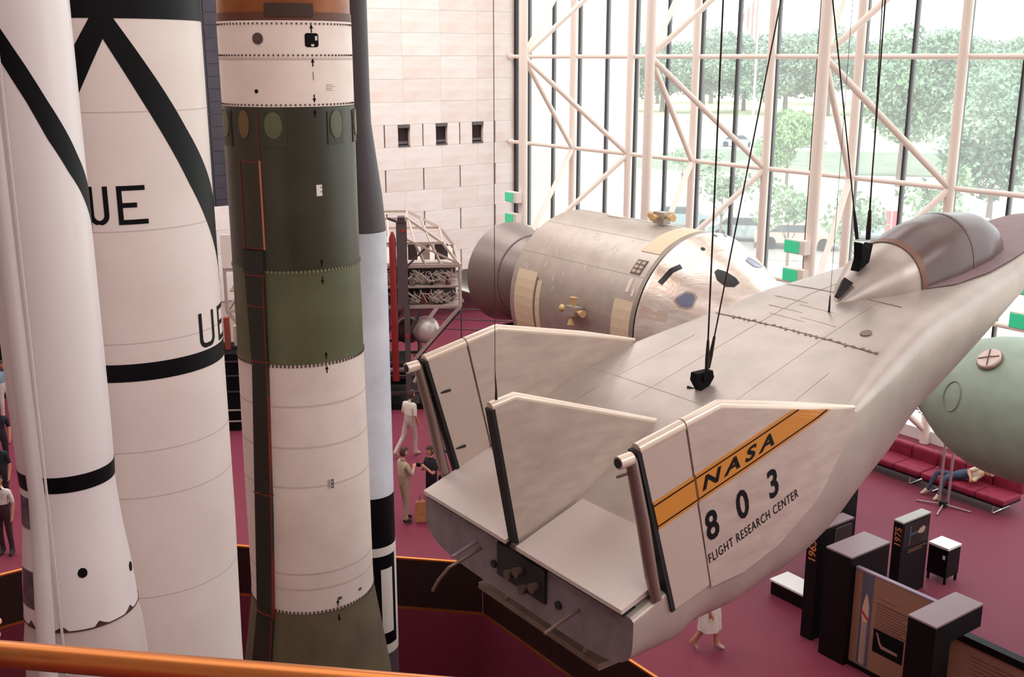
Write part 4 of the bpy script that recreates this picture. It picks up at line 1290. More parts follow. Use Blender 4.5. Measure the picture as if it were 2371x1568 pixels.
for z in (0.3, 0.62, 1.15, 1.6, 2.0):
    lbar('base_rail', (-5.5, -1.75, z), (-4.1, -1.75, z), 0.035, M_strut if z < 0.7 else M_strutd)
for k, u in enumerate((-5.25, -5.05, -4.85, -4.6, -4.4)):
    lbox('red_canister', u - 0.07, u + 0.07, -1.2, -1.0, 2.2 + 0.1 * (k % 2), 2.85 + 0.12 * (k % 3), mat('brick red canister', (150, 70, 56), 0.5) if k % 2 == 0 else M_strut)
# ------------------------------------------------------------------ black exhibit kiosks
M_ktop = mat('kiosk grey top', (146, 126, 132), 0.4)
M_tan = mat('exhibit tan board', (156, 112, 92), 0.6, noise=0.15, scale=40)
M_orange = mat('orange lettering', (206, 128, 76), 0.6)
def kiosk(name, label, x0, x1, y0, y1, z1, top=M_ktop, cat_='display'):
    t_ = thing(name, label, cat_, (x0, (y0 + y1) / 2, 0))
    MB().box(x0, x1, y0, y1, 0, z1 - 0.03).build('kiosk_body', M_black, t_, angle=0)
    MB().box(x0 - 0.004, x1 + 0.004, y0 - 0.004, y1 + 0.004, z1 - 0.03, z1).build('kiosk_top', top, t_, angle=0)
    return t_
kA = kiosk('exhibit_pillar', 'tall black exhibit pillar with grey top, left end of the poster board', 14.08, 15.10, 9.98, 10.50, 2.0)
# letter side faces -X: u runs towards -Y, v up ; front faces -Y: u runs towards +X
def face_mx(x, y, z, h=0.003): return lambda u, v: (x - h, y - u, z + v)
def face_my(x, y, z, h=0.003): return lambda u, v: (x + u, y - h, z + v)
k75 = kiosk('year_kiosk', 'black kiosk lettered 1975 with pale grey top and picture of joined spacecraft', 16.80, 17.66, 10.86, 11.06, 1.58, mat('kiosk pale top', (188, 184, 178), 0.45))
rot = lambda fn_: (lambda u, v: fn_(-v, u))
put_text(MB(), '1975', 0.19, rot(lambda u, v: (16.80 - 0.003, 10.885 - u - 0.0 + 0.0, 1.06 + v)), bold=0.003, sx=1.05).build('lettering', M_orange, k75, angle=0)
pc = MB().box(16.84, 17.62, 10.853, 10.861, 1.02, 1.52).build('picture_panel', mat('picture black', (12, 16, 20), 0.35), k75, angle=0)
q = lambda m_, x0, x1, z0, z1, h=0.003: MB().box(x0, x1, 10.853 - h, 10.854, z0, z1).build('picture_print', m_, pc, angle=0)
M_pblue = mat('picture blue', (44, 84, 98), 0.5)
q(M_pblue, 17.02, 17.06, 1.06, 1.46); q(M_pblue, 17.06, 17.30, 1.25, 1.30)
pb = MB()
pb.prism([(17.28, 10.8525, 1.27), (17.34, 10.8525, 1.33), (17.46, 10.8525, 1.36), (17.53, 10.8525, 1.30), (17.46, 10.8525, 1.22), (17.34, 10.8525, 1.23)], (0, -0.003, 0))
pb.build('picture_print', mat('picture cream', (196, 166, 140), 0.6), pc, angle=0)
cap = MB()
for i, (a, b) in enumerate(((17.02, 17.60), (17.02, 17.48))):
    cap.box(a, b, 10.856, 10.861, 0.94 - i * 0.045, 0.96 - i * 0.045)
cap.build('caption_lines', mat('caption brown', (120, 78, 56), 0.6), k75, angle=0)
kC = kiosk('year_kiosk', 'black kiosk half hidden by the lifting body hull, with framed picture and orange year lettering', 14.28, 15.22, 10.82, 11.06, 2.12)
put_text(MB(), '1965', 0.21, rot(lambda u, v: (14.28 - 0.003, 10.86 - u, 1.48 + v)), bold=0.004).build('lettering', M_orange, kC, angle=0)
fr = MB()
for x0, x1, z0, z1 in ((14.72, 15.16, 2.02, 2.035), (14.72, 15.16, 1.66, 1.675), (14.72, 14.735, 1.66, 2.035), (15.145, 15.16, 1.66, 2.035)):
    fr.box(x0, x1, 10.81, 10.822, z0, z1)
fr.build('picture_frame', mat('picture frame grey', (110, 96, 96), 0.5), kC, angle=0)
MB().box(14.735, 15.145, 10.814, 10.822, 1.675, 2.02).build('picture_panel', mat('framed picture', (58, 40, 44), 0.5, noise=0.8, scale=12, rgb2=(24, 20, 26)), kC, angle=0)
# white topped case
wc = thing('display_case', 'small black display case with bright white top beside the 1975 kiosk', 'display', (18.27, 10.86, 0))
MB().box(18.06, 18.48, 10.65, 11.07, 0.14, 0.73).build('case_body', M_black, wc, angle=0)
MB().box(18.05, 18.49, 10.64, 11.08, 0.73, 0.775).build('case_top', mat('case white top', (246, 240, 238), 0.4), wc, angle=0)
for x in (18.09, 18.45):
    for y in (10.68, 11.04):
        MB().box(x - 0.02, x + 0.02, y - 0.02, y + 0.02, 0, 0.14).build('leg', M_black, wc, angle=0)
MB().box(18.045, 18.06, 10.7, 10.75, 0.52, 0.6).build('case_tag', M_white, wc, angle=0)
# poster board between the pillars
pb_ = thing('poster_board', 'tan poster board with rocket drawing, text lines and dark photo between two black pillars', 'display', (14.2, 9.2, 0))
MB().box(14.2, 14.26, 8.31, 9.97, 0.0, 1.79).build('board', M_tan, pb_, angle=0)
MB().box(14.19, 14.27, 8.31, 9.97, 1.79, 1.815).build('board_edge', mat('board edge mauve', (150, 130, 150), 0.5), pb_, angle=0)
MB().box(14.185, 14.2, 8.31, 9.97, 0.0, 0.08).build('board_skirting', M_black, pb_, angle=0)
fm = face_mx(14.2, 9.94, 0)            # u from 9.94 towards -Y
def prn(name, pts, m_, h=0.002, par=pb_):
    return MB().prism([(14.2 - 0.0001, 9.94 - u, v) for u, v in pts], (-h, 0, 0)).build(name, m_, par, angle=0)
def rect(u0, u1, v0, v1): return [(u0, v0), (u0, v1), (u1, v1), (u1, v0)]
prn('blue_panel', rect(0.12, 0.34, 0.10, 1.77), mat('poster slate blue', (88, 84, 104), 0.6))
prn('rocket_print', [(0.17, 0.12), (0.17, 0.95), (0.155, 1.0), (0.165, 1.18), (0.20, 1.36), (0.225, 1.42), (0.25, 1.36), (0.285, 1.2), (0.29, 1.0), (0.275, 0.95), (0.275, 0.12)], mat('poster pinkish white', (206, 170, 148), 0.6), 0.004)
prn('rocket_print', [(0.14, 1.06), (0.14, 1.12), (0.30, 0.98), (0.30, 0.92)], mat('poster red', (178, 52, 36), 0.6), 0.006)
for u in (0.19, 0.215, 0.24, 0.26):
    prn('rocket_print', rect(u, u + 0.008, 0.12, 0.90), mat('poster slate blue', (88, 84, 104), 0.6), 0.006)
prn('text_line', rect(0.42, 0.80, 1.425, 1.435), M_bolt)
for i in range(9):
    prn('text_line', rect(0.42, (1.0, 1.02, 0.92, 1.04, 0.98)[i % 5], 1.33 - i * 0.052 - 0.008, 1.33 - i * 0.052 + (0.012 if i else 0.022)), mat('poster text brown', (112, 74, 62), 0.7))
ph = prn('photo', rect(0.41, 0.98, 0.46, 0.88), M_soot)
prn('photo_print', [(0.46, 0.82), (0.49, 0.82), (0.56, 0.66), (0.60, 0.63), (0.88, 0.62), (0.88, 0.57), (0.58, 0.57), (0.53, 0.62)], mat('photo pink grey', (160, 120, 112), 0.6), 0.004)
# pillar B with overhanging head and the tan reading board to its right
kB = thing('exhibit_pillar', 'black exhibit pillar with grey top and overhanging head, right end of the poster board', 'display', (13.25, 8.1, 0))
MB().box(13.2, 14.40, 7.84, 8.30, 1.62, 1.97).build('pillar_head', M_black, kB, angle=0)
MB().box(13.195, 14.405, 7.835, 8.305, 1.97, 2.0).build('kiosk_top', M_ktop, kB, angle=0)
MB().box(13.2, 13.62, 7.84, 8.30, 0, 1.62).build('pillar_post', M_black, kB, angle=0)
rb = thing('reading_board', 'tan low board with black rail and fine text at the bottom right corner', 'display', (14.45, 6.5, 0))
MB().box(14.42, 14.48, 5.0, 8.45, 0.0, 1.24).build('board', M_tan, rb, angle=0)
MB().box(14.38, 14.54, 5.0, 8.45, 1.24, 1.36).build('board_rail', M_black, rb, angle=0)
for i in range(8):
    MB().box(14.415, 14.42, 6.5, 7.95 - 0.03 * (i % 3), 1.05 - i * 0.07, 1.062 - i * 0.07).build('text_line', MATS['poster text brown'], rb, angle=0)
# low case with a bright top beyond
lc = thing('low_case', 'low dark case with bright white slanted top beside the half hidden kiosk', 'display', (15.3, 12.0, 0))
MB().box(15.05, 15.52, 11.45, 12.42, 0, 0.27).build('case_body', M_black, lc, angle=0)
MB().box(15.03, 15.54, 11.43, 12.44, 0.27, 0.31).build('case_top', MATS['case white top'], lc, angle=0)

# ------------------------------------------------------------------ red sofas along the window
M_sofa = mat('crimson upholstery', (150, 32, 66), 0.75, noise=0.3, scale=5, rgb2=(124, 22, 52))
M_chrome = mat('chrome tube', (214, 206, 206), 0.2, 0.85)
def rbox(name, x0, x1, y0, y1, z0, z1, m_, par, r_=0.05):
    bm = bmesh.new()
    bmesh.ops.create_cube(bm, size=1)
    for v in bm.verts:
        v.co = Vector(((x0 + x1) / 2 + v.co.x * (x1 - x0), (y0 + y1) / 2 + v.co.y * (y1 - y0), (z0 + z1) / 2 + v.co.z * (z1 - z0))) - WLOC[par.name]
    bmesh.ops.bevel(bm, geom=list(bm.edges), offset=r_, segments=3, affect='EDGES', profile=0.6)
    me = bpy.data.meshes.new(name)
    bm.to_mesh(me)
    bm.free()
    me.materials.append(m_)
    me.polygons.foreach_set('use_smooth', [True] * len(me.polygons))
    o = bpy.data.objects.new(name, me)
    col.objects.link(o)
    o.parent = par
    WLOC[o.name] = WLOC[par.name]
    return o
for i, (y0_, y1_, lb_) in enumerate(((11.75, 13.86, 'crimson sofa on chrome legs with a person slumped on it'), (13.90, 16.0, 'crimson sofa on chrome legs beside the lifting body hull, empty'))):
    s_ = thing('sofa', lb_, 'sofa', (22.4, (y0_ + y1_) / 2, 0), 'sofas along the window')
    n_ = 3
    for k in range(n_):
        a, b = y0_ + (y1_ - y0_) * k / n_, y0_ + (y1_ - y0_) * (k + 1) / n_
        rbox('seat_cushion', 21.92, 22.66, a + 0.005, b - 0.005, 0.27, 0.42, M_sofa, s_)
        rbox('back_cushion', 22.62, 22.84, a + 0.005, b - 0.005, 0.36, 0.74, M_sofa, s_, 0.07)
    MB().box(21.98, 22.74, y0_ + 0.05, y1_ - 0.05, 0.21, 0.28).build('frame', M_dark, s_, angle=0)
    for y in (y0_ + 0.28, y1_ - 0.28):
        MB().tube([(22.72, y, 0.22), (22.70, y, 0.02), (22.66, y, 0.015), (22.04, y, 0.015), (22.0, y, 0.03), (22.06, y, 0.22)], 0.016, 8).build('leg', M_chrome, s_)
bg_ = thing('handbag', 'brown handbag lying on the sofa back by the slumped person', 'bag', (22.75, 12.25, 0.74))
MB().ball((22.74, 12.2, 0.79), 0.10, 0.26, 0.07).build('bag_body', mat('bag dark brown', (70, 44, 40), 0.6), bg_)
MB().ball((22.70, 12.24, 0.85), 0.06, 0.11, 0.02).build('bag_flap', mat('bag tan', (206, 172, 136), 0.6), bg_)
MB().tube([(22.74, 12.0, 0.80), (22.70, 11.85, 0.80), (22.72, 11.72, 0.77)], 0.012, 6).build('bag_strap', MATS['bag tan'], bg_)

# crowd barrier and dark cases at the far end below the engine bell
br = thing('barrier', 'metal barrier rails on posts below the engine bell', 'barrier', (20.4, 32.0, 0))
for x, y in ((19.2, 33.2), (20.6, 31.8), (22.0, 30.4), (23.2, 29.2)):
    MB().tube([(x, y, 0), (x, y, 1.25)], 0.03, 8).build('post', M_strutd, br)
for z in (0.45, 0.82, 1.2):
    MB().tube([(19.2, 33.2, z), (23.2, 29.2, z)], 0.022, 8).build('rail', M_strutd, br)
bc = MB().box(17.3, 18.6, 28.6, 29.6, 0, 0.55)
tag(bc.build('low_plinth', M_black, angle=0), 'low black plinth on the carpet right of the lattice spacecraft', 'plinth')
dw = MB().box(1.5, 9.3, 34.2, 34.9, 0, 3.6)
tag(dw.build('exhibit_partition', M_soot, angle=0), 'dark exhibit partition seen in a sliver at the far left edge', 'partition')
# ------------------------------------------------------------------ visitors
M_skin = mat('skin', (196, 140, 112), 0.55)
M_eye = mat('eye dark', (40, 28, 26), 0.3)
M_lip = mat('lip', (160, 92, 84), 0.5)
BONES = [('pelvis', 'spine', 'pants'), ('spine', 'chest', 'shirt'), ('chest', 'neck0', 'shirt'), ('neck0', 'neck1', 'skin'),
         ('chest', 'shL', 'shirt'), ('chest', 'shR', 'shirt'), ('shL', 'elL', 'upL'), ('shR', 'elR', 'upR'), ('elL', 'wrL', 'foL'), ('elR', 'wrR', 'foR'),
         ('pelvis', 'hipL', 'pants'), ('pelvis', 'hipR', 'pants'), ('hipL', 'knL', 'thL'), ('hipR', 'knR', 'thR'), ('knL', 'anL', 'shinL'), ('knR', 'anR', 'shinR'),
         ('anL', 'toL', 'shoe'), ('anR', 'toR', 'shoe'), ('anL', 'heL', 'shoe'), ('anR', 'heR', 'shoe')]
STAND = dict(pelvis=(0, 0, .96), spine=(0, .005, 1.12), chest=(0, .0, 1.32), neck0=(0, -.01, 1.46), neck1=(0, .005, 1.54),
             shL=(-.175, -.005, 1.40), elL=(-.225, -.03, 1.12), wrL=(-.225, .06, .88), shR=(.175, -.005, 1.40), elR=(.225, -.03, 1.12), wrR=(.225, .06, .88),
             hipL=(-.09, 0, .90), knL=(-.10, .015, .50), anL=(-.10, -.03, .09), toL=(-.115, .13, .035), heL=(-.10, -.075, .035),
             hipR=(.09, 0, .90), knR=(.10, .015, .50), anR=(.10, -.03, .09), toR=(.115, .13, .035), heR=(.10, -.075, .035))
RAD = dict(pelvis=(.15, .115), spine=(.135, .10), chest=(.155, .11), neck0=(.075, .07), neck1=(.055, .055), shL=(.066, .066), shR=(.066, .066),
           elL=(.046, .046), elR=(.046, .046), wrL=(.028, .034), wrR=(.028, .034), hipL=(.095, .095), hipR=(.095, .095), knL=(.066, .066), knR=(.066, .066),
           anL=(.048, .048), anR=(.048, .048), toL=(.04, .032), toR=(.04, .032), heL=(.038, .034), heR=(.038, .034))
def segd(p, a, b):
    ab = b - a
    t_ = max(0, min(1, (p - a).dot(ab) / max(1e-9, ab.dot(ab))))
    return (p - a - ab * t_).length, t_
def person(label, loc, yaw, pose=None, shirt=(200, 190, 180), pants=(160, 150, 145), shoes=(60, 50, 50), hair=(60, 40, 32), sleeve=0.55, skirt=None,
           scale=1.0, face=0.0, tilt=0.0, long_hair=False, group=None, fat=1.0, legskin=False, name='person', footwear=None):
    J = {k: Vector(v) for k, v in STAND.items()}
    if pose:
        for k, v in pose.items(): J[k] = Vector(v)
    names = list(J)
    vs = [J[n_] for n_ in names]
    rad = [RAD[n_] for n_ in names]
    es = [(names.index(a), names.index(b)) for a, b, _ in BONES]
    # hands: palm and five fingers on each wrist
    for s_, sd in (('L', -1), ('R', 1)):
        wv, ev = J['wr' + s_], J['el' + s_]
        d = (wv - ev).normalized()
        side = d.cross(Vector((0, 1, 0.2))).normalized()
        if side.length < .5: side = Vector((1, 0, 0))
        inn = side.cross(d).normalized()
        palm = wv + d * 0.055
        vs.append(palm); rad.append((.030, .022)); pi_ = len(vs) - 1
        es.append((names.index('wr' + s_), pi_))
        for k, (o_, l_) in enumerate(((-.030, .062), (-.010, .075), (.010, .07), (.028, .055))):
            kn = palm + d * .035 + inn * o_
            m_ = kn + d * l_ * .55 + side * .012
            tp = m_ + d * l_ * .4 + side * .022
            b0 = len(vs)
            vs.extend([kn, m_, tp]); rad.extend([(.0105, .0105), (.009, .009), (.007, .007)])
            es.extend([(pi_, b0), (b0, b0 + 1), (b0 + 1, b0 + 2)])
        b0 = len(vs)
        vs.extend([palm + inn * -.035 + d * .005, palm + inn * -.055 + d * .035 + side * .012]); rad.extend([(.012, .012), (.009, .009)])
        es.extend([(pi_, b0), (b0, b0 + 1)])
    me = bpy.data.meshes.new('body')
    me.from_pydata([tuple(v) for v in vs], es, [])
    o = bpy.data.objects.new('body', me)
    col.objects.link(o)
    md = o.modifiers.new('skin', 'SKIN')
    md.use_smooth_shade = True
    sd_ = o.modifiers.new('sub', 'SUBSURF')
    sd_.levels = 1
    if not me.skin_vertices:
        bm = bmesh.new(); bm.from_mesh(me); bm.verts.layers.skin.verify(); bm.to_mesh(me); bm.free()
    for i, r_ in enumerate(rad):
        k = fat if i < len(names) and names[i] in ('pelvis', 'spine', 'chest') else 1.0
        me.skin_vertices[0].data[i].radius = (r_[0] * k, r_[1] * k)
        me.skin_vertices[0].data[i].use_root = (i == 0)
    dg = bpy.context.evaluated_depsgraph_get()
    ev = bpy.data.meshes.new_from_object(o.evaluated_get(dg))
    P = [v.co.copy() for v in ev.vertices]
    F = [tuple(p.vertices) for p in ev.polygons]
    bpy.data.objects.remove(o)
    bpy.data.meshes.remove(ev)
    # material regions
    sl = dict(skin=0, shirt=1, pants=2, shoe=3)
    M_ = []
    for f_ in F:
        c = sum((P[i] for i in f_), Vector()) / len(f_)
        best = None
        for a, b, reg in BONES:
            dd, t_ = segd(c, J[a], J[b])
            dd -= (RAD[a][0] * (1 - t_) + RAD[b][0] * t_)
            if best is None or dd < best[0]: best = (dd, reg, t_)
        _, reg, t_ = best
        if reg in ('upL', 'upR'): reg = 'shirt' if t_ < sleeve * 2 else 'skin'
        elif reg in ('foL', 'foR'): reg = 'shirt' if t_ < sleeve * 2 - 1 else 'skin'
        elif reg in ('thL', 'thR'): reg = 'pants'
        elif reg in ('shinL', 'shinR'): reg = ('skin' if legskin else 'pants') if t_ < 0.93 else 'shoe'
        M_.append(sl[reg])
    # head
    up = (J['neck1'] - J['neck0']).normalized()
    R_ = Matrix.Rotation(face, 3, 'Z') @ Matrix.Rotation(tilt, 3, 'X')
    q = Vector((0, 0, 1)).rotation_difference(up).to_matrix()
    hc = J['neck1'] + up * 0.115
    hb = MB()
    hb.ball((0, 0, 0), 0.074, 0.094, 0.118, 20, 14)
    hv = []
    for p in hb.v:
        x, y, z = p
        if z < -0.03: x *= 1 - 0.28 * (-z - 0.03) / 0.09            # jaw narrows
        if y > 0.05 and abs(x) < 0.03 and -0.05 < z < 0.0: y += 0.012
        hv.append((x, y + (0.012 if z < -0.06 and y > 0 else 0), z))
    hb.v = hv
    nose = [(0, .088, .02), (-.014, .09, -.028), (.014, .09, -.028), (0, .118, -.022), (0, .092, -.036)]
    hb.add(nose, [(0, 1, 3), (0, 3, 2), (1, 4, 3), (4, 2, 3)])
    for s_ in (-1, 1):
        hb.ball((s_ * .076, -.005, -.005), .01, .022, .032, 8, 6)
        hb.ball((s_ * .030, .082, .012), .011, .008, .007, 8, 6, mi=4)
    hb.ball((0, .09, -.062), .024, .008, .006, 8, 6, mi=5)
    o0 = len(P)
    P += [hc + q @ (R_ @ Vector(p)) for p in hb.v]
    F += [tuple(i + o0 for i in f_) for f_ in hb.f]
    M_ += hb.m
    Z = Matrix.Rotation(yaw, 3, 'Z')
    loc = Vector(loc)
    W = lambda p: loc + Z @ (Vector(p) * scale)
    body = MB()
    body.v, body.f, body.m = [tuple(W(p)) for p in P], F, M_
    key = lambda t_, c: mat('%s %d %d %d' % ((t_,) + tuple(c)), c, 0.85, noise=0.2, scale=14)
    bo = body.build(name, [M_skin, key('cloth', shirt), key('trousers', pants), key('shoe', footwear or shoes), M_eye, M_lip], angle=70, at=tuple(loc))
    tag(bo, label, 'person', group)
    # hair cap
    h = MB().ball((0, 0, 0), 0.083, 0.104, 0.127, 20, 14)
    keep = []
    for f_ in h.f:
        c = sum((Vector(h.v[i]) for i in f_), Vector()) / len(f_)
        if c.z > 0.045 - (0.12 if c.y < 0.01 else 0) - (0.07 if long_hair and c.y < 0.02 else 0) or (c.y < -0.02 and c.z > -0.09):
            keep.append(f_)
    h.f = keep
    h.m = [0] * len(keep)
    h.v = [tuple(W(hc + q @ (R_ @ Vector(p)))) for p in h.v]
    h.build('hair', mat('hair %d %d %d' % tuple(hair), hair, 0.7), bo)
    if skirt:
        c, z0, z1, r0, r1 = skirt
        s_ = MB().lathe([(r1, z1), (r0 * 0.7 + r1 * 0.3, z1 * 0.7 + z0 * 0.3), (r0, z0), (r0 * 0.93, z0 + 0.005)],
                        lambda t_, r, z: tuple(W((r * cos(t_) * (1 + 0.05 * cos(7 * t_)), r * 0.85 * sin(t_) * (1 + 0.05 * cos(7 * t_)), z))), 42, caps=False)
        s_.build('skirt', key('skirt', c), bo, angle=70)
    return bo, W

# man in white walking away (towards the far left), legs mid stride
p1, W1 = person('man in white shirt and pale trousers walking away beside the lifting body fin', (13.2, 22.9, 0), R(-72),
    pose=dict(pelvis=(0, 0, .94), spine=(0, .02, 1.10), chest=(0, .04, 1.30), neck0=(0, .05, 1.44), neck1=(0, .08, 1.52),
              knL=(-.12, -.10, .52), anL=(-.14, -.42, .17), toL=(-.16, -.30, .05), heL=(-.14, -.47, .15),
              hipR=(.09, .02, .90), knR=(.10, .12, .50), anR=(.10, .10, .09), toR=(.115, .26, .035), heR=(.10, .055, .035),
              elR=(.24, -.02, 1.10), wrR=(.23, .12, .88), elL=(-.23, .03, 1.10), wrL=(-.20, .17, .93), shL=(-.175, .03, 1.38), shR=(.175, .03, 1.38)),
    shirt=(236, 226, 214), pants=(206, 190, 180), shoes=(214, 196, 180), hair=(64, 42, 36), sleeve=0.45, fat=1.12)
# older man in the pale suit
p2, W2 = person('man in beige jacket and trousers holding a camera, beside the pale grey rocket', (11.0, 19.38, 0), R(-95),
    pose=dict(elL=(-.23, .02, 1.12), wrL=(-.21, .10, .88), elR=(.24, .08, 1.16), wrR=(.07, .22, 1.27),
              anL=(-.12, .08, .09), toL=(-.13, .24, .035), heL=(-.12, .03, .035), knL=(-.11, .06, .5)),
    shirt=(186, 168, 146), pants=(172, 150, 128), shoes=(50, 38, 38), hair=(80, 52, 42), sleeve=0.9, fat=1.15)
t_ = thing('camera', 'small black camera held up by the man in beige', 'camera', tuple(W2((.06, .33, 1.31))))
c_ = W2((.05, .34, 1.31))
MB().obox(c_, (0.26, -0.96, 0), (0.96, 0.26, 0), (0, 0, 1), .045, .03, .04).build('camera_body', M_black, t_, angle=0)
MB().tube([c_, c_ + Vector((0.10, 0.0, 0))], .028, 10).build('lens', M_dark, t_)
# woman in black
p3, W3 = person('woman in black top and trousers facing the man in beige, bag on shoulder', (11.66, 19.30, 0), R(95),
    pose=dict(elL=(-.22, .10, 1.14), wrL=(-.06, .22, 1.30), elR=(.22, .06, 1.12), wrR=(.10, .20, 1.22)),
    shirt=(22, 22, 30), pants=(20, 20, 28), shoes=(224, 208, 196), hair=(62, 38, 32), sleeve=0.35, scale=0.955, long_hair=True)
hb_ = thing('shoulder_bag', 'black shoulder bag at the side of the woman in black', 'bag', tuple(W3((-.24, -.05, .95))))
MB().ball(W3((-.31, -.07, .98)), .07, .11, .14).build('bag_body', M_soot, hb_)
MB().tube([W3((-.31, -.07, 1.1)), W3((-.19, -.03, 1.3)), W3((-.13, -.01, 1.47))], .012, 6).build('bag_strap', M_soot, hb_)
sb = thing('shopping_bag', 'tan paper shopping bag hanging low beside the woman in black', 'bag', (11.33, 19.25, 0))
bgm = MB()
cx_, cy_ = 11.32, 19.18
e1, e2 = Vector((0.87, -0.5, 0)), Vector((0.5, 0.87, 0))
def bagp(u, v, z): return Vector((cx_, cy_, 0)) + e1 * u + e2 * v + Vector((0, 0, z))
bot_ = [bagp(-.15, -.07, .015), bagp(.15, -.07, .015), bagp(.15, .07, .015), bagp(-.15, .07, .015)]
top_ = [bagp(-.13, -.06, .48), bagp(.15, -.06, .50), bagp(.15, .06, .50), bagp(-.13, .06, .48)]
bgm.add(bot_ + top_, [(3, 2, 1, 0), (4, 5, 6, 7), (0, 1, 5, 4), (1, 2, 6, 5), (2, 3, 7, 6), (3, 0, 4, 7)])
bgm.build('bag_body', mat('kraft paper', (188, 130, 84), 0.8, noise=0.3, scale=9), sb, angle=0)
for v_ in (-.05, .05):
    MB().tube([bagp(-.06, v_, .48), bagp(-.02, v_, .62), bagp(.06, v_, .62), bagp(.09, v_, .49)], .006, 6).build('bag_handle', M_rust, sb)
# woman in the white skirt, mostly hidden by the hull
p4, W4 = person('woman in white skirt walking under the lifting body hull, seen from the waist down', (12.59, 11.67, 0), R(-150),
    pose=dict(knL=(-.10, .10, .50), anL=(-.10, .12, .09), toL=(-.11, .28, .035), heL=(-.10, .08, .035),
              knR=(.10, -.06, .50), anR=(.10, -.28, .13), toR=(.11, -.16, .035), heR=(.10, -.33, .12)),
    shirt=(226, 208, 204), pants=(232, 216, 210), shoes=(214, 176, 166), hair=(70, 50, 40), skirt=((236, 222, 216), .46, .98, .25, .155), legskin=True, scale=0.95)
p5, W5 = person('person in white trousers behind the lifting body hull, only the feet showing', (19.35, 13.97, 0), R(60),
    shirt=(200, 120, 110), pants=(232, 220, 212), shoes=(234, 216, 204), hair=(60, 44, 36),
    pose=dict(anR=(.10, .05, .09), toR=(.12, .21, .035), heR=(.10, .0, .035)))
# person slumped asleep on the sofa (local frame placed on the seat)
sl_pose = dict(pelvis=(0, .0, .53), spine=(.14, -.10, .60), chest=(.32, -.17, .66), neck0=(.45, -.19, .70), neck1=(.52, -.18, .72),
               shL=(.36, -.12, .80), shR=(.34, -.05, .56), elL=(.20, .06, .72), wrL=(.34, .20, .66), elR=(.36, .20, .52), wrR=(.46, .28, .60),
               hipL=(-.08, .03, .54), knL=(-.42, .30, .55), anL=(-.50, .52, .12), toL=(-.58, .66, .035), heL=(-.48, .48, .05),
               hipR=(.02, .08, .52), knR=(-.16, .45, .50), anR=(-.14, .60, .10), toR=(-.18, .76, .035), heR=(-.14, .56, .04))
sl_pose = {k: (-v[0], v[1], v[2]) for k, v in sl_pose.items()}
sl_pose = {(k[:2] + {'L': 'R', 'R': 'L'}[k[2]] if len(k) == 3 else k): v for k, v in sl_pose.items()}
p6, W6 = person('person in white shirt and blue jeans slumped asleep on the crimson sofa', (22.3, 13.05, 0), R(90),
    pose=sl_pose, shirt=(234, 220, 196), pants=(66, 78, 104), shoes=(222, 206, 186), hair=(236, 220, 190), sleeve=0.4, face=R(20))
# a visitor leaning over the balcony rail at the left edge: only the forearm reaches into view
p7, W7 = person('visitor at the balcony rail by the bottom left edge, only an arm in view', (-0.33, 1.755, 8.43), R(-45),
    pose=dict(elR=(.36, .10, .80), wrR=(.40, .22, .78), shR=(.175, .06, 1.22), chest=(0, .08, 1.16), shL=(-.175, .06, 1.22), spine=(0, .04, 1.04), neck0=(0, .12, 1.30), neck1=(0, .16, 1.38),
              elL=(-.24, .10, .95), wrL=(-.2, .22, .82)),
    shirt=(120, 130, 150), pants=(60, 60, 80), hair=(60, 44, 36), sleeve=0.4, scale=0.95)
# visitors glimpsed beyond the slim rocket at the far left edge
for (x, y), lb_, sh, pa in (((5.35, 32.0), 'visitor in pale blue top and white trousers, furthest back at the left edge', (128, 156, 176), (220, 214, 208)),
                            ((4.42, 27.8), 'visitor in dark jacket at the left edge, second furthest back', (28, 30, 44), (40, 36, 44)),
                            ((3.92, 25.2), 'visitor in black shirt at the left edge, level with the black rocket band', (22, 30, 34), (44, 32, 38)),
                            ((3.50, 22.8), 'visitor in white blouse at the left edge, nearest the pit railing', (226, 214, 208), (70, 40, 52))):
    person(lb_, (x, y, 0), R(random.uniform(100, 200)), shirt=sh, pants=pa, hair=(56, 36, 30), sleeve=0.4,
           pose=dict(elR=(.30, .12, 1.16), wrR=(.34, .32, 1.12)))
# ------------------------------------------------------------------ outdoors beyond the glass
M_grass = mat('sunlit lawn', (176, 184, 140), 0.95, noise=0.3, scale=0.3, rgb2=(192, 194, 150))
M_lawn2 = mat('green lawn with painted shade', (112, 124, 104), 0.95, noise=0.3, scale=0.4)  # darker tone paints the shade onto this strip of lawn
M_road = mat('pale road', (206, 198, 190), 0.9)
M_plaza = mat('pale plaza paving', (232, 222, 208), 0.9, noise=0.1, scale=0.5)
M_asph = mat('grey street', (138, 134, 130), 0.9)
M_marb = mat('outdoor marble', (236, 226, 214), 0.7, noise=0.3, scale=0.5, rgb2=(228, 216, 204))
tag(MB().box(25.5, 420, -330, 420, -0.6, -0.1).build('ground', M_plaza, angle=0), kind='structure')
# projecting marble wing outside the glass
tag(MB().box(25.6, 31.7, 34.9, 45, -0.1, 22).build('wall_wing', M_marb, angle=0), kind='structure')
# bands running across the view: lawn, road, lawn
AV = R(50)
FV, RV = Vector((sin(AV), cos(AV), 0)), Vector((cos(AV), -sin(AV), 0))
def strip_(name, d0, d1, z, m_, w=320):
    pts = [FV * d0 - RV * w, FV * d0 + RV * w, FV * d1 + RV * w, FV * d1 - RV * w]
    o = MB().prism([(p.x, p.y, -0.1) for p in pts], (0, 0, z + 0.1)).build(name, m_, angle=0)
    return tag(o, kind='structure')
strip_('ground_street', 56, 72, -0.06, M_asph)
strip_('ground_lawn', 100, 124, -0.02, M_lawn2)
strip_('ground_road', 124, 134, 0.0, M_road)
strip_('ground_lawn', 134, 260, 0.05, M_grass)

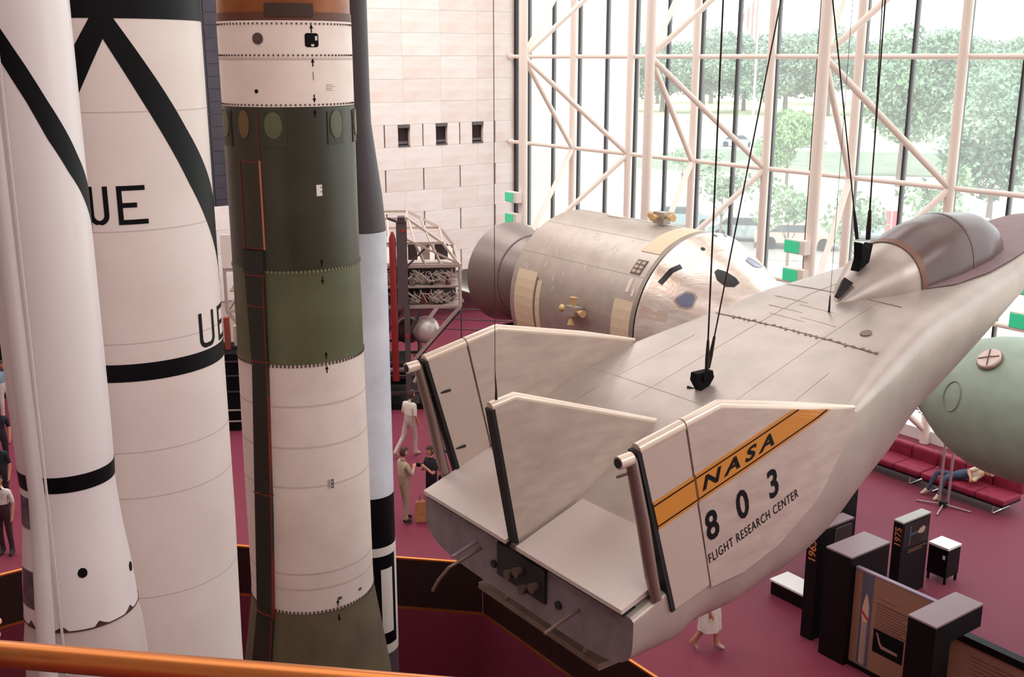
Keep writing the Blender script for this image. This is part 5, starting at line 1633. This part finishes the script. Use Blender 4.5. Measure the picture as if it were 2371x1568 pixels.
leafm = {}
def leaf_mat(c, c2):
    return mat('leaves %d %d %d' % c, c, 0.75, noise=0.6, scale=0.35, rgb2=c2, spec=0.2)
def crown_mesh(n, size, rx, ry, rz, lobes, seed, droop=0.0):
    rnd = random.Random(seed)
    L_ = [(Vector((rnd.uniform(-.6, .6) * rx, rnd.uniform(-.6, .6) * ry, rnd.uniform(-.55, .7) * rz)), rnd.uniform(.35, .6)) for _ in range(lobes)]
    mb = MB()
    for k in range(n):
        c, s_ = L_[k % lobes]
        d = Vector((rnd.gauss(0, 1), rnd.gauss(0, 1), rnd.gauss(0, 1))).normalized()
        rr = s_ * (rnd.random() ** 0.35)
        p = c + Vector((d.x * rx * rr, d.y * ry * rr, d.z * rz * rr * 0.9))
        a = Vector((rnd.gauss(0, 1), rnd.gauss(0, 1), rnd.gauss(0, 1) - droop)).normalized()
        b = a.cross(Vector((rnd.gauss(0, 1), rnd.gauss(0, 1), rnd.gauss(0, 1)))).normalized()
        s2 = size * rnd.uniform(.6, 1.3)
        mb.add([p - a * s2, p + b * s2 * .55, p + a * s2, p - b * s2 * .55], [(0, 1, 2, 3)])
    return mb
M_bark = mat('bark', (112, 96, 84), 0.9)
protos = {}
def tree(label, loc, kind, h, rx, rz, n, leaf, c, c2, group=None, trunk=0.35, lobes=9, droop=0.0, sc_=1.0, rot=0.0):
    t_ = thing('tree', label, 'tree', loc, group)
    key = (kind,)
    if key not in protos:
        mb = crown_mesh(n, leaf, rx, rx, rz, lobes, hash(kind) % 1000 if False else sum(map(ord, kind)), droop)
        me_o = mb.build('crown', leaf_mat(c, c2), None, angle=0, at=(0, 0, 0))
        me = me_o.data
        bpy.data.objects.remove(me_o)
        tb = MB()
        tb.tube([(0, 0, -0.1), (0.02, 0, h * .45), (0.1, 0.05, h * .8)], [trunk, trunk * .7, trunk * .3], 8)
        for k in range(4):
            a = k * pi / 2 + .4
            tb.tube([(0.02, 0, h * .45), (rx * .35 * cos(a), rx * .35 * sin(a), h * .75)], [trunk * .4, trunk * .12], 6)
        to = tb.build('trunk', M_bark, None, at=(0, 0, 0))
        tm = to.data
        bpy.data.objects.remove(to)
        protos[key] = (me, tm, h)
    me, tm, h0 = protos[key]
    for nm, m_, z in (('crown', me, h * 1.0), ('trunk', tm, 0)):
        o = bpy.data.objects.new(nm, m_)
        col.objects.link(o)
        o.parent = t_
        o.location = (0, 0, z * sc_)
        o.scale = (sc_,) * 3
        o.rotation_euler = (0, 0, rot)
        if nm == 'crown': o['kind'] = 'stuff'
        WLOC[o.name] = Vector(loc)
    return t_
def polar(az, d): return (d * sin(R(az)), d * cos(R(az)), 0)
fc, fc2 = (132, 152, 132), (112, 134, 118)  # leaf tones paled to paint in the haze of distance
random.seed(11)
order = ['first', 'second', 'third', 'fourth', 'fifth', 'sixth', 'seventh', 'eighth', 'ninth', 'tenth', 'eleventh', 'twelfth', 'thirteenth']
for k in range(13):
    az = 41.4 + k * 2.05
    d = 205 + random.uniform(-8, 12)
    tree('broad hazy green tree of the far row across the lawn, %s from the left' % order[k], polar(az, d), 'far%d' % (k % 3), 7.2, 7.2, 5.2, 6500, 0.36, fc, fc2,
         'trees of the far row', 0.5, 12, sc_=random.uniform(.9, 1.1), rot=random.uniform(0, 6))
for k in range(10):  # back row paler still, distance haze put into its leaf colour
    az = 40.5 + k * 2.7
    tree('taller haze-paled tree behind the far row, %s from the left' % order[k], polar(az, 245 + random.uniform(-8, 12)), 'back%d' % (k % 2), 9.6, 8.5, 5.6, 4800, 0.46, (146, 164, 148), (126, 148, 134),
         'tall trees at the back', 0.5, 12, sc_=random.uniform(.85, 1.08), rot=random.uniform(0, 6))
tree('large feathery green tree right of the tall front truss column', polar(55.3, 92), 'big', 7.3, 4.6, 4.9, 9000, 0.23, (126, 154, 124), (98, 130, 104), None, 0.25, 16)
tree('bright green weeping tree on the pavement between two truss columns', polar(49.9, 88), 'weep', 4.0, 2.3, 2.6, 5200, 0.17, (140, 172, 120), (112, 148, 104), None, 0.15, 9, droop=2.0)
tree('leafy tree at the right edge beside the dark mullion', polar(59.6, 74), 'right', 5.0, 3.6, 4.6, 6500, 0.2, (134, 160, 136), (108, 138, 116), None, 0.2, 14)
tree('tree past the right edge behind the canopy nose', polar(62.2, 80), 'right', 5.2, 3.4, 4.6, 6500, 0.2, (134, 160, 136), (108, 138, 116), None, 0.2, 14, sc_=1.15, rot=2)
small = [(46.7, 60, 'small thin street tree left of the slanted cable'), (50.2, 52, 'small thin street tree just right of the slanted cable'), (53.6, 50, 'small thin street tree behind the canopy cables'),
         (57.3, 56, 'small thin street tree above the canopy glass'), (44.6, 84, 'small street tree beside the white tent')]
for i, (az, d, lb_) in enumerate(small):
    tree(lb_, polar(az, d), 'small', 3.1, 1.7, 1.6, 520, 0.17, (136, 160, 128), (108, 136, 108), 'small street trees', 0.09, 7, sc_=(1.05, 1.0, .95, 1.1, .8)[i], rot=i)
# cars in the street and on the far road
def car(label, loc, yaw, c, group=None):
    t_ = thing('car', label, 'car', loc, group)
    e1_, e2_ = Vector((cos(yaw), sin(yaw), 0)), Vector((-sin(yaw), cos(yaw), 0))
    def Q(x, y, z): return Vector(loc) + e1_ * x + e2_ * y + Vector((0, 0, z))
    b = MB()
    prof_ = [(-2.2, .3), (-2.25, .75), (-1.6, .85), (-1.0, 1.35), (.6, 1.38), (1.2, .9), (2.15, .78), (2.25, .35)]
    b.prism([Q(x, -.85, z) for x, z in prof_], e2_ * 1.7)
    b.build('car_body', mat('car paint %d %d %d' % c, c, 0.3, 0.2), t_, angle=0)
    g = MB()
    g.prism([Q(x, -.87, z) for x, z in [(-1.45, .9), (-.95, 1.29), (.55, 1.31), (1.05, .93)]], e2_ * 1.74)
    g.build('car_window', mat('car glass', (60, 72, 84), 0.1), t_, angle=0)
    for x in (-1.4, 1.4):
        for y in (-.88, .68):
            MB().tube([Q(x, y, .32), Q(x, y + .2, .32)], .32, 14).build('wheel', M_soot, t_)
ry_ = math.atan2(RV.y, RV.x)
for az, d, c, lb_ in ((44.7, 66, (150, 168, 178), 'pale blue car parked beside the white tent, leftmost in the street'), (48.0, 62, (168, 186, 190), 'pale green blue car behind the small street tree by the slanted cable'), (50.6, 60, (206, 170, 164), 'pale pink car in the street between the truss columns'),
                      (54.2, 64, (170, 190, 192), 'long pale blue car left of the red banner'), (59.2, 64, (190, 196, 196), 'pale grey car right of the red banner'), (47.4, 128, (150, 156, 160), 'tiny grey car on the far road, left one'), (50.8, 129, (120, 128, 132), 'tiny dark car on the far road, right one')):
    car(lb_, polar(az, d), ry_, c)
# white tent
tt = thing('tent', 'small white peaked tent at the end of the marble wing', 'tent', polar(42.9, 92))
tx, ty, _ = polar(42.9, 92)
bm_ = MB()
bse = [(tx - 1.6, ty - 1.6, 2.3), (tx + 1.6, ty - 1.6, 2.3), (tx + 1.6, ty + 1.6, 2.3), (tx - 1.6, ty + 1.6, 2.3), (tx, ty, 5.6)]
md_ = [(tx - .5, ty - .5, 3.5), (tx + .5, ty - .5, 3.5), (tx + .5, ty + .5, 3.5), (tx - .5, ty + .5, 3.5)]
bm_.add(bse[:4] + md_ + [bse[4]], [(i, (i + 1) % 4, 4 + (i + 1) % 4, 4 + i) for i in range(4)] + [(4 + i, 4 + (i + 1) % 4, 8) for i in range(4)])
bm_.build('canopy', mat('tent canvas', (244, 240, 234), 0.8), tt)
for dx in (-1.55, 1.55):
    for dy in (-1.55, 1.55):
        MB().tube([(tx + dx, ty + dy, -0.1), (tx + dx, ty + dy, 2.3)], .05, 6).build('tent_pole', M_white, tt)
# flagpole with striped flag
fx, fy, _ = polar(48.05, 66)
fp = thing('flagpole', 'tall pale flagpole with drooping red and white striped flag', 'flagpole', (fx, fy, 0))
MB().tube([(fx, fy, -0.1), (fx, fy, 8), (fx, fy, 17)], [.09, .07, .04], 10).build('pole', mat('pole grey', (198, 194, 190), 0.5, 0.3), fp)
for k in range(9):
    u0, u1 = -k * .13, -(k + 1) * .13
    def fz(u): return 13.6 + u * .35
    f_ = MB()
    pts = []
    e_ = -RV
    def fpnt(u, z): return Vector((fx, fy, z)) + e_ * (-u) + FV * (.08 * sin(u * 9))
    f_.prism([fpnt(u0, 13.5 + u0 * 1.3), fpnt(u1, 13.5 + u1 * 1.3), fpnt(u1, 10.6 - u1 * 1.6), fpnt(u0, 10.6 - u0 * 1.6)], tuple(FV * .02))
    f_.build('flag_stripe', mat('flag red', (214, 120, 116), 0.8) if k % 2 == 0 else mat('flag white', (236, 230, 228), 0.8), fp, angle=0)
# red banner and lamp post
bx, by, _ = polar(55.15, 55)
bn = thing('banner', 'upright red banner on a post outside near the canopy', 'banner', (bx, by, 0))
MB().tube([(bx, by, -0.1), (bx, by, 3.2)], .03, 6).build('post', M_tube, bn)
e_ = RV
MB().obox((bx, by, 1.95) , RV, FV, (0, 0, 1), .26, .015, .85).build('banner_cloth', mat('banner red', (226, 84, 96), 0.7), bn, angle=0)
lx, ly, _ = polar(53.05, 70)
lp_ = thing('street_lamp', 'pale street lamp post by the pavement right of the tall front column', 'lamp post', (lx, ly, 0))
MB().tube([(lx, ly, -0.1), (lx, ly, 4.6)], .07, 8).build('pole', MATS['pole grey'], lp_)
MB().lathe([(.1, 4.6), (.22, 4.75), (.28, 5.4), (.05, 5.8)], vert(lx, ly), 12).build('lantern', M_white, lp_)
# iron fence along the pavement
fc_ = thing('fence', 'low thin iron fence across the pavement before the green lawn', 'fence', tuple(FV * 97))
p0, p1_ = FV * 97 - RV * 14, FV * 97 + RV * 4
for z in (.25, 1.1):
    MB().bar(p0 + Vector((0, 0, z)), p1_ + Vector((0, 0, z)), .05, .05).build('fence_rail', mat('fence grey', (150, 146, 144), 0.6), fc_, angle=0)
first = None
for k in range(46):
    p = p0.lerp(p1_, k / 45)
    loc = (p.x, p.y, .6)
    if first is None:
        first = MB().box(p.x - .02, p.x + .02, p.y - .02, p.y + .02, -.05, 1.25).build('picket', MATS['fence grey'], fc_, angle=0, at=loc)
    else:
        inst(first, 'picket', loc, fc_)
